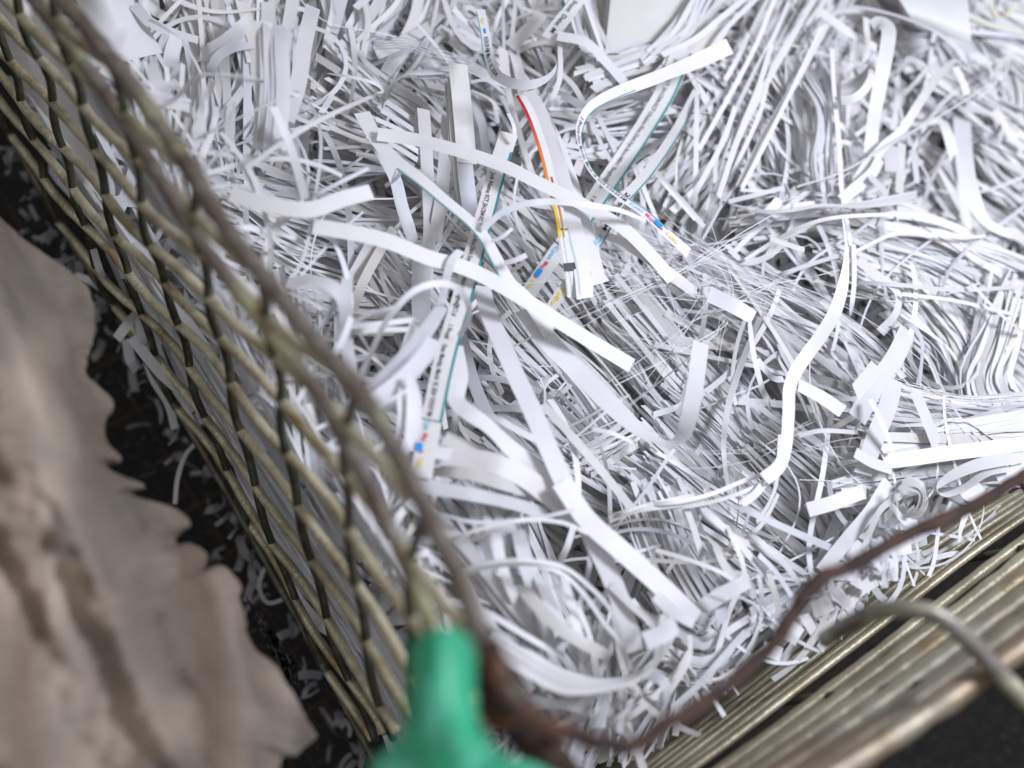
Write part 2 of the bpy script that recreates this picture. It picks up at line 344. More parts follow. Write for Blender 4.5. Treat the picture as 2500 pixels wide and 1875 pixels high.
# ---- layer 2: sheaves that follow the photograph's flow
BUN = [
 ('A', [(900, -40), (950, 150), (1150, 350), (1250, 600)], 26, (25, 60), 240, 200, .15),
 ('A', [(1300, -60), (1250, 120), (1100, 300), (1000, 560)], 18, (30, 70), 160, 160, .15),
 ('A', [(1500, 60), (1480, 400), (1440, 800), (1400, 1180)], 60, (14, 48), 330, 300, .2),
 ('A', [(1900, -60), (1850, 200), (1750, 480), (1650, 900)], 34, (20, 80), 220, 200, .2),
 ('B', [(200, -80), (170, 120), (120, 300)], 26, (30, 90), 260, 240, .25),
 ('B', [(560, -60), (480, 120), (330, 300)], 26, (30, 80), 260, 240, .25),
 ('A', [(1500, 1180), (1850, 1240), (2250, 1330), (2600, 1420)], 60, (16, 42), 170, 120, .15),
 ('A', [(1450, 1380), (1800, 1520), (2200, 1640), (2500, 1760)], 60, (14, 36), 200, 200, .15),
 ('D', [(1500, 0), (1800, 130), (2100, 200), (2500, 330)], 50, (14, 36), 160, 120, .15),
 ('D', [(1800, 330), (2050, 380), (2350, 400), (2600, 440)], 34, (12, 34), 130, 80, .12),
 ('B', [(0, 500), (200, 640), (420, 760), (640, 940)], 46, (14, 36), 260, 180, .15),
 ('B', [(60, 820), (260, 880), (480, 960), (700, 1100)], 34, (14, 36), 120, 160, .15),
 ('B', [(900, 200), (1080, 400), (1250, 620), (1400, 900)], 30, (20, 60), 200, 200, .2),
 ('B', [(1700, 380), (1560, 500), (1420, 680), (1300, 900)], 34, (24, 60), 200, 160, .15),
 ('B', [(1400, 760), (1600, 800), (1800, 780), (2000, 760)], 18, (24, 50), 160, 160, .12),
 ('B', [(1000, 1250), (1200, 1450), (1400, 1650), (1600, 1850)], 60, (16, 40), 260, 240, .15),
 ('E', [(980, 300), (1200, 560), (1450, 800), (1700, 1080)], 70, (16, 46), 260, 260, .15),
 ('E', [(300, 60), (460, 260), (600, 460)], 26, (16, 40), 220, 200, .15),
 ('E', [(150, 450), (300, 470), (540, 460)], 14, (20, 40), 60, 60, .05),
 ('E', [(1400, 950), (1300, 1050), (1180, 1180)], 26, (16, 36), 200, 160, .15),
 ('E', [(1700, 260), (1850, 480), (2000, 700), (2150, 900)], 50, (12, 44), 200, 200, .1),
 ('E', [(300, 1000), (500, 1200), (800, 1500), (1100, 1800)], 60, (18, 60), 180, 220, .15),
 ('E', [(1200, 1100), (1500, 1350), (1900, 1600), (2300, 1850)], 70, (14, 44), 260, 260, .15),
 ('E', [(1500, 1200), (1620, 1150), (1800, 1050)], 20, (14, 34), 160, 160, .15),
 ('C', [(960, -60), (780, 280), (560, 700), (400, 1120)], 80, (16, 42), 260, 190, .1),
 ('C', [(560, 460), (420, 700), (250, 960), (60, 1150)], 36, (24, 50), 200, 200, .15),
 ('C', [(420, 460), (640, 760), (760, 960), (900, 1180)], 36, (20, 40), 220, 220, .2),
 ('C', [(900, 400), (980, 600), (990, 850), (1050, 1150)], 44, (24, 50), 170, 160, .12),
 ('C', [(1500, 260), (1650, 250), (1760, 350), (1850, 560)], 30, (26, 60), 220, 220, .15),
 ('C', [(1900, 360), (2060, 560), (2120, 900), (2260, 1200)], 46, (20, 70), 260, 220, .12),
 ('C', [(1560, 780), (1760, 930), (1950, 1180), (2200, 1380)], 40, (16, 50), 200, 200, .1),
 ('C', [(1900, 80), (2080, 150), (2260, 220)], 22, (24, 60), 120, 120, .2),
 ('C', [(640, 1290), (1000, 1260), (1400, 1300), (1750, 1430)], 34, (14, 32), 90, 110, .08),
 ('C', [(1200, 1500), (1600, 1500), (2000, 1620), (2300, 1750)], 44, (16, 50), 160, 160, .08),
 ('C', [(1700, 600), (2000, 760), (2250, 900)], 28, (20, 60), 160, 160, .15),
 ('G', [(0, 350), (250, 640), (500, 900), (760, 1200)], 84, (14, 44), 260, 220, .1),
 ('G', [(400, 300), (800, 560), (1150, 850), (1400, 1150)], 60, (16, 60), 260, 240, .3),
 ('G', [(1250, 80), (1600, 220), (1950, 420), (2250, 640)], 60, (14, 46), 170, 200, .12),
 ('G', [(1550, 320), (1750, 560), (1850, 800), (1900, 980)], 50, (14, 40), 170, 140, .12),
 ('G', [(2100, 300), (2050, 560), (2000, 800), (2100, 1000)], 34, (18, 50), 160, 140, .12),
 ('G', [(1300, 960), (1550, 1020), (1900, 1060), (2250, 1080)], 40, (14, 36), 130, 130, .1),
 ('G', [(100, 1000), (350, 1250), (620, 1520), (900, 1800)], 70, (14, 40), 200, 240, .1),
 ('G', [(700, 1150), (950, 1350), (1150, 1600)], 40, (14, 40), 160, 160, .15),
 ('D', [(1500, 520), (1750, 900), (2000, 1250), (2250, 1600)], 60, (16, 40), 190, 190, .25),
 ('D', [(1350, 600), (1500, 900), (1700, 1300), (1950, 1700)], 50, (14, 36), 110, 110, .25),
 ('D', [(1050, 60), (1250, 350), (1450, 700)], 40, (16, 36), 110, 110, .2),
 ('A', [(200, 700), (420, 1100), (700, 1600)], 40, (20, 60), 120, 120, .15),
 ('A', [(650, 600), (800, 900), (1050, 1300)], 40, (16, 44), 140, 140, .3),
 ('I', [(380, -40), (640, 300), (950, 720), (1220, 1180)], 90, (16, 60), 130, 170, .1),
 ('I', [(900, 100), (1100, 400), (1300, 800), (1480, 1100)], 60, (20, 60), 280, 160, .1),
 ('I', [(1050, 150), (1150, 500), (1250, 860)], 26, (20, 60), 160, 160, .12),
 ('I', [(150, 100), (400, 600), (640, 1050)], 40, (14, 36), 160, 160, .3),
 ('I', [(2212, 60), (2000, 400), (1850, 720)], 30, (18, 50), 180, 180, .1),
 ('I', [(1800, 900), (1760, 1200), (1700, 1500)], 34, (18, 60), 220, 240, .25),
 ('I', [(2200, 950), (2050, 1150), (1900, 1450)], 26, (16, 40), 160, 160, .2),
 ('I', [(2000, 700), (2150, 900), (2300, 1100)], 26, (14, 34), 170, 170, .1),
 ('J', [(60, -60), (380, 180), (720, 420), (1060, 640)], 110, (16, 38), 200, 170, .08),
 ('J', [(560, -100), (780, 120), (1050, 350)], 50, (16, 38), 150, 130, .08),
 ('J', [(0, 100), (140, 420), (330, 720)], 36, (18, 50), 200, 200, .1),
 ('J', [(1000, -20), (1040, 120), (1110, 300)], 20, (20, 36), 140, 120, .2),
 ('J', [(100, 900), (300, 960), (500, 800)], 24, (18, 50), 200, 200, .2),
 ('J', [(700, 760), (900, 620), (1150, 420), (1450, 250)], 30, (24, 90), 110, 110, .3),
 ('J', [(1250, -60), (1600, -150), (2050, -250)], 30, (30, 80), 130, 160, .15),
 ('G', [(1500, 1200), (1800, 1150), (2250, 1080)], 26, (20, 60), 60, 90, .15),
]
for b in BUN:
    cr, pts, n, w_, s1, s2, an = b
    fine = cr in 'EGIJ'
    bundle(cr, pts, int(n*(1.0 if fine else .8)), (w_[0]*(.85 if fine else 1.0), w_[1]*(.95 if fine else 1.25)), s1, s2, ang=an*(.9 if fine else 1.2), c=random.uniform(1.5, 7), wob=11, roll=.4)
# ---- layer 3: stray strips of every angle
for i in range(220):
    random_strip(350, 2500, 0, 1800, 160, 520, 4, 17, c=random.uniform(2, 8))
# thin fibres
FIB = [('G', [(100, -20), (500, 160), (900, 330), (1250, 560), (1560, 860)], 36, 60, 60, .06),
       ('G', [(-150, 150), (250, 250), (600, 300), (900, 420)], 24, 90, 60, .2),
       ('G', [(150, -40), (350, 260), (250, 560)], 12, 90, 160, .25),
       ('E', [(1300, 480), (1700, 300), (2100, 120), (2400, -60)], 14, 60, 100, .15),
       ('E', [(1800, 900), (2000, 700), (2200, 480)], 16, 160, 120, .25),
       ('E', [(1750, 380), (2000, 560), (2200, 700)], 14, 160, 120, .3),
       ('G', [(1560, 860), (1850, 920), (2250, 925)], 34, 16, 30, .03),
       ('C', [(2000, 500), (1550, 780), (1100, 1040), (700, 1200)], 16, 10, 60, .03),
       ('G', [(850, 1130), (600, 1260), (250, 1300), (0, 1230)], 9, 30, 90, .05),
       ('G', [(900, 1180), (1100, 1300), (1230, 1400)], 10, 130, 130, .4),
       ('C', [(1100, 300), (1110, 800), (1130, 1200)], 10, 30, 20, .03)]
for cr, pts, n, s1, s2, an in FIB:
    bundle(cr, pts, int(n*.55), (2.0, 5), s1, s2, ang=an, c=2.0, roll=.2, wob=5)
print('generated', len(STORE), 'HM max', float(HM.max()), 'median', float(np.median(HM[(a_ > .05) & (b_ > .03)])))
NGEN = len(STORE)

# ------------------------------------------------------------------ sheets of paper
def poly_sheet(name, pts, z, m, label, cat='paper sheet', bend=None, tintc=(.8, .8, .79), nx=26, group=None, thick=.0004):
    """pts: four picture corners (tl, tr, br, bl); curved surface through them with bend(u,v) heights."""
    c = [np.array(p, float) for p in pts]; V = []
    for i in range(nx):
        v = i/(nx-1)
        for j in range(nx):
            u = j/(nx-1)
            p = (c[0]*(1-u)+c[1]*u)*(1-v)+(c[3]*(1-u)+c[2]*u)*v
            zz = z[0]*(1-u)*(1-v)+z[1]*u*(1-v)+z[2]*u*v+z[3]*(1-u)*v+(bend(u, v) if bend else 0)
            V.append(at(p[0], p[1], zz))
    V = np.array(V); Q = [(i*nx+j, i*nx+j+1, (i+1)*nx+j+1, (i+1)*nx+j) for i in range(nx-1) for j in range(nx-1)]
    n0 = len(V); V2 = V-np.array([0, 0, thick]); Q2 = [(a+n0, e+n0, c_+n0, b+n0) for a, b, c_, e in Q]
    o = mesh_obj(name, np.vstack([V, V2]), Q+Q2, m, tint=np.array(tintc, np.float32))
    tag(o, label, cat, group); hm_raise(V, V[:, 2]); return o
def hz(px, py):
    P = at(px, py, 0.0)
    for _ in range(3): P = at(px, py, float(hm(P[None])[0]))
    i = int((P[0]-X0)/CS); j = int((P[1]-Y0)/CS); i = min(max(i, 8), HM.shape[0]-9); j = min(max(j, 8), HM.shape[1]-9)
    return float(np.percentile(HM[i-8:i+9, j-8:j+9], 90))
def zz(pts, d=.006): return [hz(*p)+d for p in pts]
q = [(160, -60), (320, -5), (397, 128), (255, 160)]
poly_sheet('paper_sheet', q, [.015, .01, .005, .02], M_PAPER, 'plain white sheet with a clean cut edge behind the mesh panel rim', bend=lambda u, v: .02*math.sin(u*3.1)*(1-v)-.0*v, tintc=(.80, .80, .81))
q = [(-40, -60), (150, 20), (260, 470), (40, 190)]
poly_sheet('paper_sheet', q, [-.02, -.0, -.05, -.08], M_PAPER, 'long upright sheet showing through the mesh panel', bend=lambda u, v: .008*math.sin(u*7), tintc=(.78, .77, .74))
q = [(1500, -80), (1790, -80), (1700, 130), (1470, 200)]
for k, (dx, dy, dzz) in enumerate([(-12, 12, 0), (8, 4, .001), (0, -8, .002)]):
    qq = [(x+dx, y+dy) for x, y in q]
    z_ = [max(zz(q, .003))*.5+v*.5+dzz for v in zz(q, .003)]
    poly_sheet('paper_sheet', qq, z_, M_PAPER, ['lowest large sheet of the cream stack, edge showing under the others', 'middle large sheet of the cream stack', 'topmost large blank sheet of the cream stack'][k],
               bend=lambda u, v: .003*math.sin(u*3+v*2), tintc=(.80, .80, .76), group='large sheets stacked at the top')
q = [(2160, -60), (2358, -60), (2372, 108), (2235, 62)]
poly_sheet('paper_sheet', q, [v for v in zz(q, .03)], M_PAPER, 'smooth blank sheet bent over curved strips near the far corner', bend=lambda u, v: .02*math.sin(v*2.6), tintc=(.78, .79, .77))
q = [(1688, 30), (1778, 75), (1735, 152), (1645, 122)]
poly_sheet('paper_offcut', q, zz(q, .006), M_PAPER, 'small folded cream offcut with a torn lower edge by the printed strip', cat='paper offcut', bend=lambda u, v: .004*abs(u-.45)*2, tintc=(.82, .81, .75))

for cr, pts, n, w_, s1, s2 in [('B', [(1500, -60), (1560, 150), (1640, 400)], 9, (30, 64), 60, 90), ('B', [(1640, 420), (1850, 330), (2050, 240)], 12, (24, 60), 70, 60), ('C', [(330, -40), (180, 180), (20, 330)], 14, (20, 44), 60, 110),
                               ('A', [(560, 380), (760, 540), (980, 620)], 10, (20, 50), 60, 90)]:
    bundle(cr, pts, n, w_, s1, s2, ang=.12)
NGEN = len(STORE)
# ------------------------------------------------------------------ traced strips
OBJS = []       # (object, strip, shape info, label or None)
def trace(crop, w, pts, label=None, lift=None, roll=None, c=3.0, curl=None, prints=None, n=None, tn=None, name='paper_strip', m=None, gap=.0007, hold=True, taper=None, cat='paper strip', wend=None, free=None):
    ox, oy, sc = CR[crop]
    base = np.array([(ox+x/sc, oy+y/sc) for x, y in pts])
    Lp = np.linalg.norm(np.diff(base, axis=0), axis=1).sum(); n = n or max(14, int(Lp/7))
    cen = catmull(base, n); t = np.linspace(0, 1, n)
    li = None if lift is None else np.interp(t, np.linspace(0, 1, len(lift)), lift)*.001
    if li is not None:
        for _ in range(6): li[1:-1] = (li[:-2]+2*li[1:-1]+li[2:])/4
    if roll is None: rl = random.gauss(0, .08)+random.gauss(0, .15)*np.sin(t*random.uniform(1, 4)+random.random()*6)
    else:
        rl = np.radians(np.interp(t, np.linspace(0, 1, len(roll)), roll))
        for _ in range(6): rl[1:-1] = (rl[:-2]+2*rl[1:-1]+rl[2:])/4
    if label is None and lift is None: pass
    if label is None and len(cen) > 20:
        li = np.zeros(n) if li is None else li
        if random.random() < .7: li = li-.009*np.clip(1-t/.22, 0, 1)**2
        if random.random() < .6: li = li-.009*np.clip(1-(1-t)/.22, 0, 1)**2
    o = settle(cen, width_m(w/sc), c=c, lift=li, roll=rl, gap=gap, hold=hold)
    tp = None if taper is None else np.interp(t, np.linspace(0, 1, len(taper)), taper)
    V, Q = ribbon(o, random.gauss(0, .03) if curl is None else curl, taper=tp, skew=(random.gauss(0, .2), random.gauss(0, .2)))
    ob = mesh_obj(name, V, Q, m or M_PAPER, tint=(tint()+.03 if tn is None else np.array(tn, np.float32)))
    if cat: ob['category'] = cat
    o.cv = curl or 0
    OBJS.append([ob, o, label]); return ob, o
def smap(o, s, v, off):
    """point on strip o: s = metres along, v = -1..1 across."""
    P = o.P; sl = np.concatenate([[0], np.cumsum(np.linalg.norm(np.diff(P, axis=0), axis=1))])
    s = np.clip(s, 0, sl[-1])
    g = lambda A: np.stack([np.interp(s, sl, A[:, k]) for k in range(3)], -1)
    Pp, Sp, Np = g(P), g(o.S), g(o.N)
    return Pp+Sp*(np.asarray(v)*o.w/2)[..., None]+Np*off
def slen(o): return float(np.linalg.norm(np.diff(o.P, axis=0), axis=1).sum())
SIDE = 1
def stripe(ob, o, s0, s1, v0, v1, m, name='printed_line', off=.0006, col=None):
    n = max(4, int((s1-s0)/.003)); s = np.linspace(s0, s1, n)
    A = smap(o, s, np.full(n, v0), off); B = smap(o, s, np.full(n, v1), off)
    V = np.stack([A, B], 1).reshape(-1, 3); Q = [(2*i, 2*i+1, 2*i+3, 2*i+2) for i in range(n-1)]
    return mesh_obj(name, V, Q, m, ob)
def text_on(ob, o, s0, txt, hgt, v, m, flip=-1, name='printed_text', off=.0007, squeeze=1.0):
    cu = bpy.data.curves.new('t', 'FONT'); cu.body = txt; cu.size = hgt; cu.resolution_u = 2; cu.offset = hgt*.010
    to = bpy.data.objects.new('t', cu); C.objects.link(to)
    dg = bpy.context.evaluated_depsgraph_get(); me0 = bpy.data.meshes.new_from_object(to.evaluated_get(dg))
    n = len(me0.vertices); co = np.zeros(n*3, np.float32); me0.vertices.foreach_get('co', co); co = co.reshape(-1, 3)
    if squeeze < 0 and n: squeeze = -squeeze/max(float(co[:, 0].max()), 1e-6)
    F_ = [tuple(p.vertices) for p in me0.polygons]
    bpy.data.objects.remove(to); bpy.data.curves.remove(cu); bpy.data.meshes.remove(me0)
    if n == 0: return s0
    s = s0+co[:, 0]*squeeze; vv = v+flip*(co[:, 1]-hgt*.33)/(o.w/2)
    V = smap(o, s, vv, off)
    mesh_obj(name, V, F_, m, ob, smooth=False)
    return s0+float(co[:, 0].max())*squeeze

exec_traces = True
# --- upper left
T_ = trace
T_('A', 60, [(800, 30), (900, 130), (1050, 200), (1190, 240)], 'strip leaning out from under the clean-edged white sheet')
T_('A', 100, [(1500, 120), (1350, 260), (1190, 340)], roll=[55, 30, 10], lift=[22, 12, 2])
T_('A', 80, [(1060, 220), (1030, 350), (1060, 470)], lift=[10, 14, 0], roll=[30, 0, -20])
T_('A', 60, [(1520, 270), (1400, 285), (1300, 350), (1250, 480)], lift=[4, 12, 12, 2], roll=[0, 30, 10])
T_('A', 60, [(910, 380), (950, 500), (1030, 620)])
T_('A', 40, [(790, 510), (930, 505), (1080, 520)])
for k in range(5): T_('A', 20, [(900, 670-k*7), (1040, 610-k*6), (1200, 470-k*7), (1400, 445+k*8), (1600, 475+k*9), (1800, 550+k*10)], lift=[0, 6, 18, 16, 6, 0], roll=[20, 50, 40, 20])
for k in range(6): T_('A', 95-k*4, [(1580+k*22, 130+k*8), (1590+k*20, 300), (1590+k*22, 560), (1570+k*20, 900)], ['upright block of stacked strips, ends cut level', None][k > 0])
T_('A', 90, [(1610, 10), (1610, 100), (1600, 220)]); T_('A', 90, [(1880, 40), (1830, 250), (1790, 500), (1720, 720)])
T_('A', 80, [(1760, -30), (1740, 100), (1700, 300)])
T_('A', 45, [(1640, 640), (1720, 820), (1780, 1000), (1835, 1195)], 'straight strip standing out over the dark hollow of upright strips', lift=[12, 8, 4, 1])
T_('A', 20, [(1405, 610), (1400, 800), (1392, 1000)], lift=[14, 6, 0]); T_('A', 34, [(1300, 640), (1270, 800), (1180, 1000)])
T_('A', 22, [(1125, 705), (1095, 860), (1060, 960)], lift=[18, 8, 0]); T_('A', 22, [(940, 700), (1000, 830), (1080, 980)])
T_('A', 12, [(1180, 835), (1450, 700), (1720, 575)], lift=[6, 6, 2]); T_('A', 26, [(2230, 580), (1950, 705), (1740, 825), (1480, 1010)], lift=[2, 8, 8, 2])
T_('A', 16, [(1830, 600), (2010, 700)], lift=[8, 2])
T_('A', 84, [(1385, 1160), (1520, 1205), (1700, 1245), (1880, 1255), (2050, 1195), (2230, 1150)], 'wide strip with a cut end sagging across the mesh side of the heap', tn=(.83, .82, .81))
T_('A', 20, [(1845, 1195), (2000, 1115), (2212, 1010)], lift=[2, 8, 8], tn=(.82, .84, .9))
T_('B', 22, [(525, 130), (630, 250), (735, 385)], 'thin straight strip ending on the broad upright stack', lift=[12, 6, 2])
for k in range(5): T_('B', 26, [(280, 240+k*14), (450, 228+k*16), (640, 285+k*18), (800, 345+k*16), (960, 430+k*14), (1090, 560+k*6)], lift=[2, 14, 18, 12, 4, 0], roll=[20, 45, 35, 10])
for k in range(8): T_('B', 24, [(300+k*9, 640-k*8), (350+k*8, 540-k*8), (450+k*6, 460-k*3), (560, 420+k*7), (730, 400+k*9)], lift=[0, 12, 18, 16, 8], roll=[10, 50, 40, 20])
T_('B', 20, [(0, 690), (160, 620), (330, 550)], lift=[2, 8, 8]); T_('B', 20, [(0, 440), (180, 470), (300, 510), (350, 570)], lift=[6, 10, 8, 2])
for k in range(7): T_('B', 34, [(350-k*30, 610+k*52), (470-k*20, 690+k*45), (620-k*20, 800+k*40)], lift=[6, 4, 0])
# --- centre, lower ones first
T_('B', 78, [(300, 880), (400, 1060), (450, 1250), (520, 1460)], lift=[1, 2, 2])
T_('B', 80, [(575, 655), (592, 900), (608, 1200), (612, 1400), (590, 1680)], 'long straight strip beside the broad upright stack')
T_('B', 78, [(720, 700), (705, 950), (680, 1200), (640, 1450)])
for k in range(4): T_('B', 130-k*10, [(760+k*9, 480+k*4), (775+k*8, 700), (800+k*8, 1000), (840+k*8, 1330)], lift=None, label=[None, None, None, None][k])
T_('B', 125, [(780, 380), (800, 560), (822, 800), (835, 980)], 'broad upright stack top strip with a square cut end', tn=(.80, .79, .76))
T_('B', 60, [(870, 570), (930, 760), (960, 950), (1010, 1100)]); T_('B', 40, [(860, 540), (980, 600), (1050, 700), (1110, 800)], lift=[0, 10, 6], roll=[30, 20])
T_('B', 22, [(1050, -10), (1058, 300), (1050, 480)], lift=[6, 8, 4]); T_('B', 30, [(1130, -10), (1105, 250), (1090, 450)], lift=[6, 6, 2])
T_('B', 40, [(1080, 500), (1100, 620), (1180, 900), (1250, 1100)]); T_('B', 90, [(1290, 80), (1180, 200), (1090, 280)])
T_('B', 70, [(1055, 290), (1060, 400), (1075, 520)], tn=(.76, .74, .72)); T_('B', 70, [(1120, 320), (1150, 430), (1170, 560)], tn=(.76, .74, .72))
T_('B', 70, [(1380, 215), (1550, 255), (1680, 380), (1785, 500)], 'curving strip with teal edge leaving the folded text offcut', lift=[10, 8, 3, 0])
T_('B', 35, [(1390, 430), (1480, 520), (1550, 650)]); T_('B', 34, [(1395, 260), (1390, 480), (1310, 660)], lift=[4, 6, 0])
T_('B', 30, [(1580, 720), (1650, 880), (1720, 1000)], lift=[3, 3]); T_('B', 34, [(1620, 690), (1700, 850), (1760, 980)])
T_('B', 38, [(1900, 950), (2010, 1080), (2130, 1210), (2260, 1360)], 'straight narrow strip running from the printed strips to the fibre fan', lift=[1, 3, 3, 1])
T_('B', 70, [(1650, 1400), (1850, 1500), (2050, 1640), (2212, 1760)], lift=[2, 4, 2], tn=(.80, .77, .78))
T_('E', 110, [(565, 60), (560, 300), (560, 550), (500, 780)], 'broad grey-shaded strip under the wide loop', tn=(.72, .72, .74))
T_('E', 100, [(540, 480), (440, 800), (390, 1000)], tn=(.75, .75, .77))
T_('B', 80, [(330, 1360), (250, 1500), (150, 1680)], lift=[2, 4, 2]); T_('E', 60, [(120, 150), (110, 400), (120, 600), (170, 900)], lift=[2, 6, 4])
T_('B', 56, [(400, 1370), (300, 1530), (215, 1690), (150, 1860)], 'straight strip with a slot of shadow beside it crossing the left sheaves', lift=[4, 5, 4])
# long diagonals under the text strips
T_('E', 50, [(1290, 950), (1500, 1180), (1700, 1420), (1835, 1590)], 'narrow straight strip over the criss-cross hollow', lift=[2, 4, 4, 2])
T_('E', 40, [(880, 980), (1100, 975), (1380, 1000)], lift=[0, 3, 3]); T_('E', 40, [(980, 1010), (1180, 1130), (1320, 1180)])
T_('E', 80, [(700, 1150), (900, 1240), (1100, 1330), (1320, 1420)], lift=[2, 6, 2]); T_('E', 110, [(640, 1265), (850, 1282), (1010, 1310), (1200, 1400), (1400, 1560), (1490, 1660)], 'wide wavy strip rising over the lower sheaf', lift=[2, 6, 12, 10, 6, 2], tn=(.82, .80, .79))
T_('E', 60, [(640, 1350), (850, 1368), (1050, 1430), (1260, 1490)], lift=[2, 8, 8, 2]); T_('E', 74, [(420, 1340), (600, 1440), (800, 1480), (1050, 1530), (1320, 1610)], lift=[1, 4, 10, 8, 2])
T_('E', 60, [(560, 1200), (640, 1240), (740, 1255)], lift=[4, 4])
T_('E', 95, [(760, 600), (790, 780), (770, 920), (860, 1010), (960, 1080), (1100, 1215), (1260, 1350), (1420, 1500), (1600, 1700), (1680, 1790)], 'strip with a bulging kink beside the dated strip', lift=[1, 3, 12, 9, 4, 3, 3, 3], roll=[0, 0, 25, -10, 0, 0], tn=(.83, .82, .83))
T_('E', 70, [(800, 540), (865, 780), (930, 950), (1000, 1090)], 'greyish glossy film strip ending on the kinked strip', lift=[3, 8, 12, 13], tn=(.50, .50, .54), roll=[-20, -10])
T_('E', 105, [(925, 240), (965, 400), (1045, 580), (1130, 780), (1225, 980), (1320, 1200), (1420, 1420), (1560, 1690), (1640, 1900)], 'longest flat strip running from under the printed strips towards the cage corner', lift=[0, 1, 4, 6, 6, 4, 3, 2], tn=(.82, .82, .85))
T_('I', 100, [(1540, 180), (1660, 420), (1750, 640), (1810, 830), (1840, 960)], 'broad strip bending down to the gathered sheaf', tn=(.80, .79, .80))
T_('I', 110, [(1400, -60), (1560, 170), (1760, 350), (1950, 520), (2120, 680), (2212, 770)], 'wide pale strip slanting to the crumpled tip', lift=[3, 3, 5, 5, 6, 6], tn=(.85, .84, .86))
T_('E', 120, [(1180, 380), (1350, 600), (1550, 800), (1750, 1000), (1900, 1130), (2040, 1185), (2130, 1140), (2175, 1000), (2205, 850), (2240, 580)], 'wide ribbon that turns up like a hook beside the fibres',
   lift=[0, 1, 2, 2, 3, 8, 18, 26, 26, 14], roll=[0, 0, 0, 0, 5, 30, 60, 25, 10, 0], taper=[1, 1, 1, 1, 1, .95, .8, .75, .75, .8], tn=(.80, .80, .81))
T_('E', 24, [(1590, 1100), (1720, 1130), (1850, 1190)], lift=[4, 6, 2])
# red to yellow edged stack
T3o, t3 = T_('P', 26, [(1702, 224), (1650, 320), (1597, 400), (1560, 446), (1512, 500), (1459, 590), (1430, 650), (1380, 702), (1345, 752)], 'narrower printed strip with teal edge and blue square, partly under the colour-edged stack', gap=.0006)
T2o, t2 = T_('P', 52, [(1668, 120), (1630, 215), (1590, 285), (1535, 370), (1478, 452), (1425, 528), (1365, 608), (1288, 718)], 'broad printed strip reading the chicken rice job name, teal edge', taper=[1.15, 1.05, 1, .95, .85, .78, .75], gap=.0008, tn=(.84, .84, .81))
S3, s3 = T_('B', 110, [(1225, 560), (1350, 800), (1440, 1020), (1500, 1230), (1560, 1430), (1610, 1640), (1640, 1700)], 'lowest strip of the colour-edged stack, plain with a square end', tn=(.85, .84, .84))
S2, s2 = T_('B', 115, [(1190, 555), (1290, 760), (1370, 980), (1430, 1200), (1480, 1400), (1530, 1620), (1545, 1790)], 'middle strip of the colour-edged stack with fine green lines', tn=(.85, .84, .85), gap=.0012)
S1, s1 = T_('B', 62, [(1150, 560), (1220, 690), (1295, 900), (1345, 1100), (1395, 1300), (1425, 1500), (1455, 1660), (1470, 1785)], 'strip with a red to orange to yellow printed edge and black square', tn=(.85, .85, .85), roll=[0, 0], gap=.0015)
l2 = slen(s2)
for v in (.52, .66): stripe(S2, s2, 0.004, l2*.99, v, v+.035, M_PTEAL)
for v in (.62,): stripe(S3, s3, 0.1, slen(s3)*.97, v, v+.03, M_PTEAL)
l1 = slen(s1)
def colour_edge(ob, o, s0, s1_, v0, v1):
    n = 60; s = np.linspace(s0, s1_, n); A = smap(o, s, np.full(n, v0), .0007); B = smap(o, s, np.full(n, v1), .0007)
    V = np.stack([A, B], 1).reshape(-1, 3); Q = [(2*i, 2*i+1, 2*i+3, 2*i+2) for i in range(n-1)]
    t = np.repeat(np.linspace(0, 1, n), 2)
    col = np.stack([np.interp(t, [0, .2, .4, .6, 1], [.45, .55, .75, .75, .75]), np.interp(t, [0, .2, .4, .58, .75, 1], [.01, .015, .15, .25, .48, .55]), np.interp(t, [0, .5, 1], [.02, .01, .0])], 1)
    m = bpy.data.materials.get('gradient_ink') or mat('gradient_ink', (1, 1, 1), .5)
    if not any(nn.type == 'ATTRIBUTE' for nn in m.node_tree.nodes):
        a = m.node_tree.nodes.new('ShaderNodeAttribute'); a.attribute_name = 'tint'; m.node_tree.links.new(a.outputs['Color'], m.node_tree.nodes['Principled BSDF'].inputs['Base Color'])
    mesh_obj('printed_edge', V, Q, m, ob, tint=col)
colour_edge(S1, s1, .002, l1*.74, 1.0, .42); colour_edge(S1, s1, l1*.45, l1*.74, -.1, -.35)
stripe(S1, s1, l1*.70, l1*.99, .05, .0, M_BLACK); stripe(S1, s1, l1*.74, l1*.99, .85, .8, M_BLACK)
stripe(S1, s1, l1*.855, l1*.89, .9, -.9, M_BLACK, 'printed_square'); stripe(S1, s1, l1*.70, l1*.705, 1, -1, M_BLACK)
stripe(S2, s2, slen(s2)*.85, slen(s2)*.88, .95, .75, M_BLACK, 'printed_square')
# text strips on the right
def inks(ob, o, s, hgt, v, flip):
    s = text_on(ob, o, s+.003, 'Cyan', hgt, v, M_CYT, flip)+.0015
    s = text_on(ob, o, s, 'Mag', hgt, v, M_MAG, flip)
    n_ = s; stripe(ob, o, n_, n_+.006, v-.05*flip-.25, v-.05*flip+.30, M_CYAN, 'printed_square', off=.0010)
    s = text_on(ob, o, n_+.0075, 'a', hgt, v, M_MAG, flip)+.0015
    return text_on(ob, o, s, 'Yello', hgt, v, M_YEL, flip)
TXT1 = 'Job Name: KCT_SH-C004 KCT Chicken Rice Dark Soya Sauce 640ml / Shanghai@C1.6  .  1 Front  .   Date: Monday, March 18, 2024 '
TXT2 = '9:59:59 PM'
def fit_text(ob, o, s0, sE, hgt, v, flip, dark='9:59:59 PM'):
    """prints the job line so that it fills s0..sE, then the ink names."""
    sL = sE-s0
    a = text_on(ob, o, s0, TXT1, hgt, v, M_BLACK, flip, squeeze=1.0)
    return a
